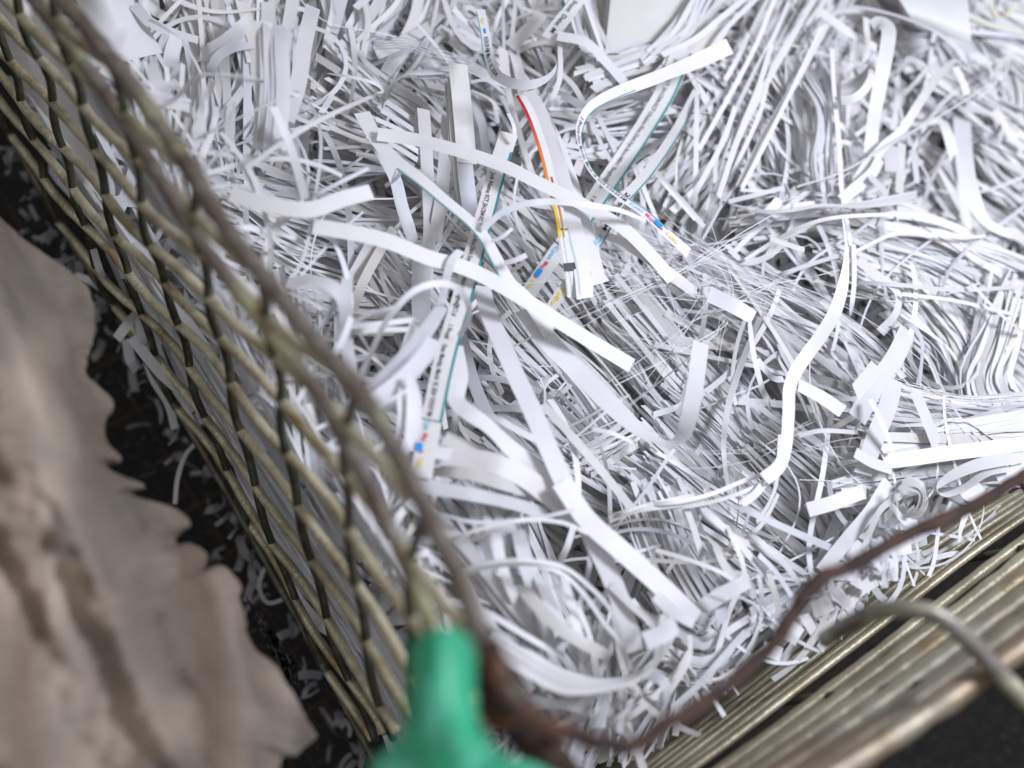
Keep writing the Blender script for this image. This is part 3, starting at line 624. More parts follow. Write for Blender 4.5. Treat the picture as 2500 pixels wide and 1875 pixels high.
print('T2 length', slen(t2))
L_ = slen(t2)
FL = 1
def run_text(ob, o, s0, segs, v, hgt, flip=-1):
    s = s0
    for txt, m, send in segs:
        # text squeezed so that it ends at send (fraction of strip)
        tgt = send*slen(o)-s
        s1_ = text_on(ob, o, s, txt, hgt, v, m, flip, squeeze=-max(.001, tgt-.0012)) ; s = send*slen(o)
    return s
TV = .22
SEG = [('Job Name: KCT_SH-C004 KCT Chicken Rice Dark Soya Sauce 640ml / Shanghai@C1.6', M_BLACK, .585), ('  .  1 Front  . ', M_BLACK, .69), ('9:59:59 PM', M_DRED, .80), (' Cyan', M_CYT, .865), (' Mag', M_MAG, .905), ('   a', M_MAG, .945), (' Yello', M_YEL, .99)]
run_text(T2o, t2, .012, SEG, TV, .0043)
stripe(T2o, t2, L_*.905, L_*.935, .55, 0.05, M_CYAN, 'printed_square', off=.001)
stripe(T2o, t2, L_*.005, L_*.82, -1.0, -.82, M_TEAL)
stripe(T2o, t2, L_*.80, L_*.803, .95, -.95, M_BLACK)
l3 = slen(t3)
stripe(T3o, t3, 0, l3*.80, -.97, -.78, M_TEAL)
run_text(T3o, t3, l3*.62, [('24 9:59 PM', M_BLACK, .76), (' Cyan M', M_CYT, .87), ('  a', M_MAG, .93), (' Yello', M_YEL, .995)], .0, .0046)
stripe(T3o, t3, l3*.87, l3*.91, .7, -.2, M_CYAN, 'printed_square', off=.001)
# strip U with pale teal edge, strip V
# left dated strip
T1pts = [(1243, 325), (1227, 374), (1211, 425), (1190, 505), (1167, 585), (1148, 655), (1125, 740), (1099, 826), (1079, 905), (1062, 986), (1048, 1055), (1028, 1165)]
T1o, t1 = T_('P', 43, T1pts, 'printed strip with the date line and teal edge, ending in coloured ink names', gap=.001, tn=(.83, .82, .80), c=2)
l1_ = slen(t1)
SEG1 = [('Job Name: KCT_SH-C004 KC', M_BLACK, .285), ('T Chicken Rice Dark Soya Sauce 6', M_BLACK, .475), ('40ml / Shanghai@C1.6', M_BLACK, .60), ('  .  1 Front  .  ', M_BLACK, .675), ('Date: Monday, March ', M_BLACK, .775), ('18, 2024 ', M_BLACK, .815), ('9:59:59 PM', M_DRED, .865), ('  Cyan', M_CYT, .898), (' Mag', M_MAG, .925), ('   a', M_MAG, .953), (' Yello', M_YEL, .985)]
run_text(T1o, t1, l1_*.115, SEG1, .30, .0043)
stripe(T1o, t1, l1_*.926, l1_*.945, .95, .35, M_CYAN, 'printed_square', off=.001)
stripe(T1o, t1, l1_*.05, l1_*.87, -1.0, -.78, M_TEAL); stripe(T1o, t1, l1_*.868, l1_*.870, .95, -.95, M_BLACK)
Uo, u = T_('B', 92, [(205, 675), (290, 830), (400, 955), (560, 1080), (700, 1200), (850, 1325), (940, 1425), (1010, 1550), (1090, 1690), (1200, 1800), (1330, 2000)], 'long diagonal strip with a pale teal lower edge crossing the dated strip', lift=[1, 2, 3, 3, 4, 4, 5, 5, 3, 0], tn=(.84, .84, .83))
lu = slen(u)
stripe(Uo, u, lu*.28, lu*.82, .98, .74, M_PTEAL, 'printed_edge'); stripe(Uo, u, lu*.28, lu*.82, .99, .93, M_TEAL)
Vo, v_ = T_('B', 88, [(300, 805), (500, 832), (700, 880), (900, 940), (1080, 1005), (1250, 1090), (1450, 1185), (1650, 1290), (1800, 1390), (1950, 1540), (2070, 1680)], 'long strip arching from the teal-edged strip over the stack towards the fibres', lift=[1, 2, 4, 4, 4, 4, 4, 4, 2, 0], tn=(.85, .84, .83))
V2o, v2 = T_('P', 38, [(765, 552), (860, 568), (950, 590), (1044, 628), (1130, 652), (1207, 688), (1288, 736), (1370, 788), (1451, 838), (1543, 893)], 'long wide strip lying topmost across the middle of the heap, square cut end', lift=[1, 3, 4, 5, 5, 4, 3, 3, 2, 1], tn=(.85, .85, .83), c=2)
# loops
T_('B', 36, [(935, 1375), (1050, 1275), (1200, 1222), (1350, 1210), (1550, 1228), (1750, 1262), (1910, 1325)], 'bright narrow strip arching in a bow over the yellow-edged strip', lift=[4, 14, 22, 26, 24, 16, 4], roll=[-30, -25, 0, 20], tn=(.86, .87, .92))
Wo, w1 = T_('B', 62, [(915, 55), (945, 200), (965, 330), (1000, 430), (1080, 490), (1200, 510), (1310, 475), (1372, 400), (1350, 340), (1265, 312)], 'printed strip curling round in an open loop beside the cream sheets', lift=[4, 6, 8, 14, 22, 28, 30, 28, 24, 20], roll=[0, 0, -10, -45, -50, -50, -60, -75, -70, -60], tn=(.85, .85, .88), c=2)
stripe(Wo, w1, .004, slen(w1)*.42, .98, .84, M_TEAL); text_on(Wo, w1, .012, 'Yello', .004, .0, M_YEL); stripe(Wo, w1, .026, .032, .2, -.2, M_CYAN, 'printed_square')
text_on(Wo, w1, .036, '9:59:59 PM March 18, 2024', .0045, .0, M_BLACK)
T_('B', 22, [(860, 492), (950, 482), (1080, 520)], lift=[4, 10, 14], tn=(.85, .85, .9))
Xo, xs = T_('P', 44, [(1782, 112), (1700, 150), (1600, 190), (1500, 228), (1440, 262), (1414, 310), (1418, 362), (1448, 425), (1510, 478), (1573, 520), (1634, 575), (1682, 618)], 'pinkish white ribbon doubling back in a wide bend with teal edge and date text',
   lift=[30, 28, 24, 20, 18, 16, 14, 10, 8, 7, 6, 3], roll=[10, 5, 0, 15, 30, 40, 35, 25, 20, 15], taper=[1, .95, .8, .75, .62, .5, .5, .55, .62, .7, .7, .8], tn=(.86, .83, .86), c=2)
lx = slen(xs)
stripe(Xo, xs, lx*.36, lx*.93, -.60, -.50, M_TEAL)
run_text(Xo, xs, lx*.56, [(' 1 Front    ', M_BLACK, .62), ('Date: Monday, March 18, 2024 ', M_BLACK, .76), ('9:59:59 PM', M_BLACK, .82), (' Cyan', M_CYT, .865), (' Mag', M_MAG, .895), ('   a', M_MAG, .925), (' Yello', M_YEL, .97)], .05, .0044)
stripe(Xo, xs, lx*.893, lx*.915, .3, -.3, M_CYAN, 'printed_square', off=.001)
Fo, fs = T_('B', 96, [(1520, -30), (1440, 80), (1370, 170), (1325, 235)], 'folded offcut strip with printed words near the cream sheets', lift=[20, 20, 16, 10], tn=(.84, .84, .82))
text_on(Fo, fs, .004, '1 Front  Date: M', .0052, .1, M_BLACK); stripe(Fo, fs, 0, slen(fs)*.5, .98, .88, M_TEAL)
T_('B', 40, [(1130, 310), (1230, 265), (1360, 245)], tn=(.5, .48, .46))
T_('B', 34, [(265, 885), (380, 925), (438, 990), (420, 1060), (345, 1118)], 'small bright curl springing from the teal-edged strip', lift=[3, 12, 22, 24, 14], roll=[0, -40, -50, -20], tn=(.86, .87, .92))
T_('B', 24, [(1085, 680), (1118, 760), (1122, 850)], lift=[4, 10, 4], tn=(.86, .86, .92)); T_('B', 30, [(1195, 905), (1230, 880), (1250, 850)], lift=[2, 8, 12], tn=(.86, .86, .92))
T_('K' if 'K' in CR else 'B', 20, [(980, 1450), (1050, 1420), (1110, 1370)], lift=[10, 14, 16], tn=(.86, .86, .92)); T_('B', 30, [(1060, 1580), (1130, 1560), (1195, 1530)], lift=[8, 12, 14], tn=(.86, .86, .92))
T_('E', 34, [(290, 960), (180, 925), (195, 800), (280, 600), (360, 440), (500, 285), (640, 228), (760, 245), (835, 330), (848, 430), (790, 545)], 'bright narrow strip forming the big open loop beside the dated strip', lift=[4, 6, 10, 18, 24, 30, 32, 32, 28, 18, 4], roll=[0, 30, 40, 35, 10, -20, -50, -30], tn=(.86, .87, .91), c=2)
T_('E', 46, [(165, 925), (400, 700), (580, 490), (680, 340), (712, 200), (745, 90), (800, 30)], lift=[4, 14, 18, 16, 10, 5, 1], roll=[20, 35, 30, 30, 10], label='glossy strip rising through the big open loop', tn=(.84, .85, .9))
T_('E', 40, [(200, 945), (420, 745), (600, 540), (700, 370)], lift=[3, 8, 10, 8], roll=[10, 20], tn=(.8, .81, .86))
T_('E', 84, [(230, 965), (420, 830), (560, 690), (650, 560)], lift=[2, 4, 6, 4], tn=(.83, .83, .87))
T_('E', 36, [(455, 790), (440, 950), (440, 1100), (400, 1210), (335, 1275)], lift=[2, 4, 4, 3, 0], roll=[0, 20, 40], tn=(.84, .84, .87)); T_('E', 78, [(500, 770), (520, 950), (505, 1120), (460, 1240), (390, 1320)], 'crescent strip curving beside the tail of the dated strip', lift=[2, 2, 2, 1, 0], roll=[0, 10, 40], tn=(.84, .84, .88), taper=[.4, 1, 1, .7, .3])
T_('D', 70, [(1720, 225), (1860, 205), (1990, 240), (2068, 340), (2070, 460), (2030, 580)], 'strip arching over and tucking down among the mesh-side sheaves', lift=[3, 10, 16, 16, 10, 3], roll=[20, 10, -20, -30], tn=(.84, .84, .87))
T_('D', 32, [(2110, 430), (2060, 560), (1975, 700)], lift=[8, 8, 8], tn=(.84, .84, .88)); T_('E', 18, [(225, 1035), (350, 940), (480, 865)], lift=[6, 8, 6])
T_('E', 30, [(140, 480), (300, 470), (540, 440)], lift=[4, 4, 1]); T_('E', 30, [(140, 520), (300, 505), (540, 500)], lift=[2, 3, 1]); T_('E', 18, [(160, 460), (270, 400), (400, 370)], lift=[3, 8, 3])
# --- lower middle
for k, (w_, p) in enumerate([(60, [(480, 50), (760, 300), (1000, 600), (1200, 860)]), (60, [(560, 60), (830, 330), (1080, 640), (1330, 930)]), (44, [(720, 380), (860, 620), (1010, 840), (1230, 1195)]), (70, [(1140, 230), (1200, 480), (1290, 760), (1340, 920)]),
      (60, [(1250, 480), (1350, 700), (1450, 900)]), (46, [(1420, 520), (1475, 720), (1545, 1010)]), (64, [(1150, 560), (1360, 790), (1500, 890), (1680, 985)]), (50, [(1010, 250), (1060, 480), (1150, 700)]), (44, [(1700, 560), (1900, 740), (2060, 790)]), (40, [(660, 560), (700, 700), (740, 850)])]):
    T_('I', w_, p, lift=[1, 3, 2])
T_('I', 30, [(850, 660), (1050, 780), (1250, 900), (1420, 990)], 'pale narrow strip crossing the long lower sheaf', lift=[6, 8, 8, 3], tn=(.86, .85, .85)); T_('I', 34, [(560, 600), (700, 650), (860, 700)], lift=[4, 8, 4])
T_('I', 20, [(690, 315), (900, 230), (1180, 172), (1400, 185), (1560, 250)], lift=[6, 14, 18, 14, 8], tn=(.84, .83, .81)); T_('I', 20, [(640, 120), (850, 180), (1050, 180), (1300, 150), (1480, 110)], lift=[4, 8, 8, 6, 4])
T_('I', 22, [(750, 492), (950, 432), (1170, 412), (1400, 450), (1560, 560), (1690, 700), (1760, 860)], 'thin strip bowing over the lower sheaf, outer one of a pair', lift=[6, 16, 22, 22, 18, 10, 2], roll=[20, 20, 0, -30], tn=(.84, .84, .82))
T_('I', 24, [(760, 506), (960, 455), (1200, 440), (1400, 490), (1540, 620), (1660, 790), (1750, 900), (1820, 1070)], 'thin strip bowing over the lower sheaf, inner one of a pair', lift=[4, 12, 18, 20, 16, 10, 6, 2], roll=[20, 20, 0, -30], tn=(.82, .82, .82))
for k in range(7): T_('I', 40-k*2, [(1000-k*10, 830+k*16), (1200, 965+k*22), (1400, 1078+k*20), (1600, 1128+k*12), (1800, 1120+k*6), (1950, 1040+k*3), (2050-k*12, 900), (2085-k*12, 740)], lift=[1, 3, 5, 8, 8, 8, 6, 2], roll=[0, 10, 30, 50, 50, 30])
T_('I', 46, [(1140, 1190), (1300, 1262), (1480, 1285), (1590, 1220), (1640, 1110)], 'curved strip ending in a point above the rusty wire', lift=[3, 5, 8, 10, 8], roll=[0, 10, 40], tn=(.84, .84, .86))
T_('I', 44, [(1190, 1300), (1350, 1275), (1500, 1300), (1625, 1362)], lift=[3, 8, 8, 2], taper=[.4, 1, 1, .5], tn=(.8, .79, .78))
for k in range(8): T_('I', 12+k, [(1650+k*7, 1120), (1640+k*8, 1220), (1620+k*8, 1320), (1560+k*14, 1420)], lift=[4, 5, 3], roll=[50, 60, 30])
T_('I', 40, [(1690, 168), (1850, 108), (2050, 80), (2260, 50)], 'bowed cream strip sweeping above the lower heap from a pinched end', lift=[3, 12, 18, 16], tn=(.84, .83, .80)); T_('I', 20, [(1700, 155), (1900, 85), (2200, 20)], lift=[3, 8, 8])
T_('J', 24, [(-60, 75), (150, 60), (350, 10), (520, -60), (720, -130)], lift=[14, 14, 12, 8, 4], tn=(.84, .83, .81)); T_('J', 22, [(-60, 105), (200, 90), (420, 40), (600, -30), (740, -110)], lift=[12, 12, 10, 6, 3], tn=(.84, .83, .81))
T_('I', 28, [(2175, 860), (2170, 1000), (2100, 1130), (1990, 1290)], lift=[4, 8, 6, 2]); T_('I', 34, [(1760, 1120), (1770, 1300), (1750, 1450)], lift=[3, 4]); T_('I', 26, [(1990, 1080), (1850, 1260), (1680, 1420)], lift=[4, 6, 3]); T_('I', 26, [(1810, 1130), (1900, 1230), (1990, 1300)], lift=[6, 6, 3])
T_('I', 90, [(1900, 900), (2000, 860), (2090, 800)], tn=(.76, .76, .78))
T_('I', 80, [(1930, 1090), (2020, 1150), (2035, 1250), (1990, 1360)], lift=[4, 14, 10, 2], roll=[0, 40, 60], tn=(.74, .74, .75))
# --- upper right
for k, p in enumerate([[(1030, 140), (850, 480), (660, 800), (500, 1120)], [(960, -20), (760, 330), (560, 700), (440, 960)], [(720, -20), (600, 280), (420, 620), (260, 900)], [(800, 20), (700, 240), (560, 500), (380, 900), (360, 1100)], [(560, 200), (500, 340), (420, 480)],
     [(640, -40), (420, 180), (260, 420)], [(900, 80), (700, 420), (620, 700), (440, 1090)], [(250, 560), (245, 900), (240, 1250)], [(1000, 160), (820, 540), (640, 900), (520, 1130)], [(560, -30), (380, 120), (230, 240), (40, 330)], [(480, 640), (400, 860), (200, 1230)], [(700, 260), (620, 520), (500, 820), (380, 1180)]]):
    T_('C', [44, 40, 34, 30, 34, 34, 30, 34, 30, 40, 34, 36][k], p, lift=[6, 7, 6, 3], label='longest straight strip of the fan that drops from the top edge' if k == 0 else None, tn=(.85, .85, .86))
T_('C', 26, [(0, 1040), (110, 1170), (240, 1320)], lift=[4, 5, 3]); T_('C', 20, [(170, 820), (130, 960), (125, 1180)], lift=[3, 10, 3])
T_('C', 76, [(990, 70), (1150, 185), (1330, 290)], 'broad strip lying against the folded upright strip', lift=[6, 6, 4])
T_('C', 50, [(1265, 100), (1270, 260), (1260, 380)]); T_('C', 50, [(1180, 40), (1320, 60), (1500, 110), (1680, 190), (1820, 300), (1860, 380)], 'curled rim of a strip hugging the smooth bent sheet', lift=[4, 10, 14, 16, 12, 4], roll=[20, 30, 20, -20])
for k in range(6): T_('C', 60, [(1330-k*4, 340+k*22), (1270-k*3, 440+k*20), (1190, 490+k*20), (1115, 515+k*18)], lift=[3, 8, 10, 8], roll=[0, 20, 45])
T_('C', 100, [(1300, 160), (1350, 140), (1400, 180), (1385, 320), (1350, 500), (1310, 720), (1290, 930)], 'broad strip folded over at its top and hanging straight down', lift=[10, 18, 18, 12, 8, 5, 3], roll=[-30, -10, 0, 0], tn=(.82, .82, .80))
T_('C', 50, [(1450, 440), (1455, 600), (1430, 780)]); T_('C', 60, [(1480, 860), (1470, 1000), (1465, 1160)], lift=[3, 2]); T_('C', 44, [(1540, 900), (1560, 1000), (1570, 1100)], lift=[3, 2])
T_('C', 62, [(1855, 400), (1830, 360), (1780, 375), (1680, 480), (1580, 625), (1480, 780), (1380, 870), (1260, 1000), (1180, 1140)], 'long strip curled at its head and slanting over the hollow', lift=[4, 16, 20, 18, 14, 10, 8, 5, 2], roll=[-50, -30, -10, 0, 0], tn=(.83, .82, .79))
T_('C', 44, [(1400, 490), (1500, 380), (1600, 300), (1700, 255)], lift=[4, 12, 14, 6], roll=[20, 30, 10]); T_('C', 50, [(1500, 350), (1600, 380), (1680, 470)], lift=[4, 12, 4], roll=[0, 30])
T_('C', 60, [(1800, 400), (1850, 500), (1870, 570)], tn=(.8, .81, .82)); T_('C', 50, [(2140, 340), (2060, 380), (1990, 460)], lift=[10, 8, 4])
T_('C', 60, [(2080, 350), (2110, 400), (2090, 480), (2040, 520)], lift=[4, 18, 18, 4], roll=[10, 50, 60]); T_('C', 30, [(1920, 230), (1990, 330), (2050, 600)], lift=[6, 8, 2])
T_('C', 60, [(1880, 90), (2020, 150), (2212, 200)], tn=(.80, .78, .68)); T_('C', 44, [(2010, 20), (2060, 110)], tn=(.7, .68, .55)); T_('C', 44, [(2180, 20), (2100, 100)], tn=(.7, .68, .55)); T_('C', 24, [(1890, 185), (2020, 200), (2212, 235)], lift=[8, 8, 6], tn=(.85, .83, .9))
T_('C', 130, [(1840, 700), (1850, 900), (1880, 1100), (1960, 1300), (2080, 1385), (2212, 1410)], 'very broad pale strip bending round below the far hollow', lift=[3, 6, 8, 10, 10, 6], roll=[-20, -20, -10, 20, 30], tn=(.84, .84, .86))
T_('C', 90, [(1860, 640), (2000, 680), (2080, 760), (2060, 830), (1990, 830)], 'curled loop of broad strip beside the far mesh wall', lift=[4, 12, 18, 18, 10], roll=[0, 20, 45, 50]); T_('C', 70, [(2040, 660), (2130, 800), (2212, 900)], lift=[6, 8, 4])
T_('C', 90, [(1720, 720), (1760, 820), (1830, 1100), (1870, 1380)], tn=(.83, .82, .78), lift=[2, 4, 3]); T_('C', 46, [(820, 640), (890, 800), (935, 960), (1010, 1160), (1070, 1260)], lift=[4, 5, 3])
for k in range(5): T_('C', 40, [(870+k*16, 500-k*12), (960+k*20, 640), (965+k*22, 800), (930+k*30, 960), (960+k*26, 1150)], lift=[3, 8, 8, 4, 2], roll=[10, 30, 20])
T_('C', 80, [(1350, 950), (1300, 1040), (1200, 1130), (1120, 1200)], lift=[4, 3]); T_('C', 54, [(1290, 1060), (1350, 1120), (1390, 1160)], lift=[4, 2]); T_('C', 100, [(1410, 880), (1420, 1030)], lift=[3, 1])
T_('C', 20, [(1940, 590), (2060, 480)], lift=[8, 4])
T_('C', 12, [(2020, 495), (1800, 640), (1550, 785), (1350, 905), (1100, 1040), (850, 1120)], 'hair-thin cut strip spanning the far half of the heap', lift=[8, 12, 12, 10, 8, 4]); T_('C', 60, [(745, 1195), (690, 1260), (610, 1330)], lift=[10, 8, 3], tn=(.87, .88, .95)); T_('C', 30, [(760, 1130), (600, 1170), (440, 1210)], lift=[6, 6, 3])
for k in range(4): T_('C', 26, [(560, 1240+k*10), (800, 1300-k*12), (1000, 1250-k*6), (1250, 1215+k*8), (1570, 1150+k*18)], lift=[2, 5, 8, 8, 4], roll=[10, 20])
T_('C', 26, [(540, 1560), (760, 1420), (1000, 1320), (1300, 1290), (1600, 1290)], lift=[3, 8, 10, 8, 4], tn=(.83, .81, .79)); T_('C', 24, [(1200, 1510), (1450, 1400), (1700, 1410), (1850, 1425), (1985, 1415)], 'thin strip crossing beneath the long S-shaped ribbon', lift=[4, 8, 8, 6, 4], tn=(.83, .82, .78)); T_('C', 30, [(720, 1659), (950, 1580), (1150, 1520)], lift=[5, 6, 5])
T_('C', 34, [(690, 1430), (800, 1470), (895, 1500)], lift=[6, 5, 3]); T_('C', 34, [(1060, 290), (1075, 560), (1105, 900), (1120, 1150), (1170, 1450), (1190, 1680)], 'narrow upright strip running beside the long S-shaped ribbon', lift=[8, 8, 8, 8, 10, 10], tn=(.85, .85, .86))
# S ribbon
T_('G', 76, [(1120, -190), (1140, -60), (1148, 60), (1130, 220), (1080, 390), (1000, 530), (920, 640), (845, 750), (805, 860), (800, 1000), (785, 1200), (745, 1320), (655, 1400)], 'long bright S-shaped ribbon standing highest over the heap',
   lift=[8, 14, 18, 22, 24, 24, 22, 20, 18, 16, 12, 10, 8], roll=[35, 25, 0, -20, -10, 0, 5, 10, 0], taper=[.35, .5, .9, 1, 1, 1, 1, 1, 1], tn=(.88, .88, .93), c=2)
T_('G', 30, [(1190, -10), (1195, 200), (1172, 420)], lift=[12, 10, 8], tn=(.85, .85, .88))
T_('G', 82, [(1215, 80), (1330, 180), (1430, 250), (1462, 330), (1430, 430), (1350, 520)], 'hooked strip just beside the S-shaped ribbon', lift=[4, 8, 12, 14, 10, 4], roll=[0, 0, 20, 40, 30], tn=(.83, .82, .82))
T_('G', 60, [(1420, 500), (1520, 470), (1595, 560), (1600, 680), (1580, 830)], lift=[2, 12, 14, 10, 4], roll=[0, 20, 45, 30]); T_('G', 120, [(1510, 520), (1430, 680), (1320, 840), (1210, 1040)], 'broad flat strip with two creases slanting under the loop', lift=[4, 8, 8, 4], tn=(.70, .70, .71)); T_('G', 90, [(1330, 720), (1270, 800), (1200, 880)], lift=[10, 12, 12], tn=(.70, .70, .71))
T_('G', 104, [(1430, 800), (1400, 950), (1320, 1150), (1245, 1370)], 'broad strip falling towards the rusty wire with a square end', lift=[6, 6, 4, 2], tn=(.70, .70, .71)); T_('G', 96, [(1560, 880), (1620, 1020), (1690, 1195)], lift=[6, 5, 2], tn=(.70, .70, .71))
T_('G', 34, [(565, 450), (590, 650), (640, 850), (690, 975)], lift=[8, 10, 8, 4], tn=(.80, .79, .78)); T_('G', 28, [(1215, 220), (1500, 238), (1800, 265), (2165, 250)], lift=[4, 6, 6, 4]); T_('G', 24, [(1480, 290), (1800, 330), (2150, 412)], lift=[4, 6, 4]); T_('G', 24, [(1900, 230), (2060, 400), (2212, 520)], lift=[6, 6])
T_('G', 90, [(1370, 1292), (1500, 1280), (1750, 1245), (2000, 1215), (2260, 1180)], 'broad strip lying straight above the looped strips by the rusty wire', lift=[6, 8, 8, 8, 6], tn=(.82, .81, .81)); T_('G', 80, [(2212, 1260), (1950, 1310), (1760, 1390), (1690, 1460), (1730, 1495), (1850, 1455), (1980, 1370), (2120, 1330)], 'strip doubled back in a long narrow loop near the wire end panel', lift=[6, 10, 16, 16, 12, 10, 8, 6], roll=[20, 30, 40, 60, 70, 40], tn=(.82, .82, .82))
T_('G', 80, [(915, 1585), (1050, 1548), (1150, 1510), (1250, 1475)], 'short strip with a folded corner propped up near the rusty wire', lift=[10, 12, 12, 10], tn=(.85, .83, .84)); T_('G', 40, [(1245, 1440), (1245, 1520)], lift=[9, 7])
for k in range(5): T_('G', 50-k*4, [(1500-k*10, 1400+k*12), (1590-k*10, 1420+k*12), (1635-k*12, 1500), (1620-k*14, 1580), (1550-k*14, 1625)], lift=[4, 10, 14, 12, 6], roll=[10, 40, 55, 50])
T_('G', 70, [(1830, 1440), (1880, 1500), (1960, 1440)], tn=(.8, .78, .75)); T_('J', 80, [(1400, -60), (1290, 120), (1150, 290), (1000, 480)], 'broad strip running down to the rusty wire', lift=[6, 6, 4, 2], tn=(.80, .79, .80)); T_('J', 40, [(1480, 20), (1360, 100), (1290, 240), (1240, 370)], lift=[5, 8, 6, 2], roll=[20, 10])
T_('J', 60, [(1400, 60), (1500, 180), (1580, 200)], lift=[3, 5, 3], roll=[30, 10]); T_('G', 80, [(2050, 1400), (2150, 1360), (2250, 1330)], lift=[3, 5], tn=(.78, .78, .79))
T_('G', 26, [(860, 1140), (1000, 1110), (1220, 1120)], lift=[6, 6, 3]); T_('G', 32, [(1290, 920), (1360, 1060), (1430, 1240)], lift=[8, 10, 4], tn=(.85, .85, .9)); T_('G', 90, [(320, 290), (450, 350), (590, 430)], lift=[5, 4, 2], tn=(.83, .83, .88)); T_('G', 80, [(860, 835), (1000, 910), (1125, 995)], lift=[4, 3], tn=(.83, .83, .85))
T_('G', 70, [(1200, 1240), (1300, 1300), (1420, 1340)], lift=[4, 3]); T_('G', 44, [(610, 680), (700, 790), (770, 800)], lift=[3, 4]); T_('G', 44, [(650, 1430), (600, 1490), (520, 1550)], lift=[3, 2], tn=(.84, .84, .88))
for k, p in enumerate([[(480, 80), (780, 220), (1070, 345)], [(190, 40), (420, 240), (780, 420), (940, 520)], [(560, 240), (760, 420), (870, 560)], [(250, 60), (520, 330), (700, 560)], [(680, 490), (715, 600), (742, 722)], [(430, 200), (520, 420), (540, 560)], [(620, 380), (720, 480), (820, 630)], [(150, 0), (240, 250), (300, 480)], [(350, 300), (440, 480), (600, 630)], [(0, 350), (230, 420), (420, 500), (590, 635)]]):
    T_('J', [44, 34, 34, 40, 34, 28, 30, 40, 44, 24][k], p, lift=[4, 4, 2])
T_('J', 60, [(0, 620), (110, 720), (230, 790)], lift=[6, 5, 4], tn=(.85, .84, .86)); T_('J', 80, [(240, 720), (400, 620), (570, 530)], lift=[3, 4]); T_('J', 70, [(390, 700), (410, 780)], lift=[6, 4], tn=(.85, .86, .92)); T_('J', 34, [(540, 840), (400, 1000), (230, 1190), (100, 1300)], lift=[6, 6, 4])
T_('J', 24, [(620, 500), (640, 640), (600, 720)], lift=[8, 10, 4]); T_('J', 12, [(360, 580), (620, 700), (590, 900), (480, 1050)], lift=[4, 8, 8, 3])
for k, (x, y, an, w_) in enumerate([(1000, 690, -25, 90), (920, 790, 60, 60), (1240, 550, 30, 70), (1120, 640, 55, 60), (830, 850, -60, 80), (1400, 440, 20, 90), (1080, 600, 50, 40), (700, 960, 20, 80), (1480, 330, -10, 90)]):
    ca, sa = math.cos(math.radians(an))*60, math.sin(math.radians(an))*60
    T_('J', w_, [(x-ca, y-sa), (x, y), (x+ca, y+sa)], lift=[6, 8, 6], tn=(.84, .82, .82))
T_('G', 14, [(1830, -20), (1950, 60), (2100, 120)], lift=[10, 10])
# through the mesh
T_('D', 30, [(1130, 230), (1250, 390), (1370, 560)], lift=[4, 6, 4]); T_('D', 34, [(1345, 110), (1480, 240), (1640, 380)], lift=[4, 6, 4]); T_('D', 30, [(1640, 220), (1700, 300), (1600, 420)], lift=[6, 8, 6])
for k in range(4): T_('D', 22, [(1580+k*22, 400+k*10), (1600+k*20, 480+k*14), (1640+k*20, 560+k*20)], lift=[6, 6, 3])

# ------------------------------------------------------------------ labels for the strips
LM = [((300, 90), 'by the clean-edged white sheet'), ((1600, 80), 'by the cream sheets'), ((2270, 60), 'by the smooth bent sheet'), ((1570, 350), 'by the chicken rice text strip'), ((1090, 880), 'by the date text strip'),
      ((1370, 470), 'by the red and yellow edge'), ((1440, 250), 'by the pinkish doubled ribbon'), ((1985, 950), 'by the long S-shaped ribbon'), ((1950, 1480), 'by the knee of the rusty wire'), ((1120, 1500), 'by the green strap'), ((700, 520), 'by the mesh panel middle'),
      ((850, 1100), 'by the lower mesh panel rim'), ((1780, 690), 'in the fan of thin fibres'), ((2180, 560), 'in the far hollow'), ((1130, 260), 'by the broad upright stack'), ((650, 200), 'among the upright block of strips'), ((1540, 1640), 'by the gathered sheaf'), ((2380, 250), 'in the far corner'),
      ((1580, 1100), 'under the hook-shaped ribbon'), ((2300, 1150), 'by the narrow doubled loop'), ((1400, 1300), 'by the paired bowed strips'), ((1750, 250), 'in the straight fan from the top edge'), ((980, 730), 'by the big open loop'), ((2150, 930), 'by the creased broad strip'), ((500, 330), 'in the shaded upright hollow'),
      ((2420, 750), 'by the far picture side of the heap'), ((1650, 1450), 'among the lower slanting sheaf')]
def auto_label(o):
    p = o.px; L = np.linalg.norm(np.diff(p, axis=0), axis=1).sum(); ch = np.linalg.norm(p[-1]-p[0]); wp = o.w*F/.93
    wa = 'hair-thin' if wp < 4 else 'thin' if wp < 9 else 'narrow' if wp < 17 else 'medium' if wp < 28 else 'broad'
    ra = ch/max(L, 1); sh = 'straight' if ra > .985 else 'bowed' if ra > .92 else 'curved' if ra > .75 else 'curled'
    la = 'short ' if L < 90 else 'long ' if L > 330 else ''
    a = math.degrees(math.atan2(p[-1, 1]-p[0, 1], p[-1, 0]-p[0, 0])) % 180
    di = 'level' if a < 22 or a > 158 else 'falling' if a < 50 else 'steep' if a < 76 else 'upright' if a < 110 else 'rising'
    c = p[len(p)//2]; lm = sorted(LM, key=lambda q: (q[0][0]-c[0])**2+(q[0][1]-c[1])**2)
    b = f'{la}{wa} {sh} {di} paper strip {lm[0][1]}'
    if b not in USED: USED.add(b); return b
    dc = math.hypot(lm[0][0][0]-c[0], lm[0][0][1]-c[1])
    b2 = f'{la}{wa} {sh} {di} strip {lm[0][1]}, '+('close against it' if dc < 60 else 'above it' if c[1] < lm[0][0][1]-60 else 'below it' if c[1] > lm[0][0][1]+60 else 'level with it')
    USED.add(b2); return b2
USED = set()
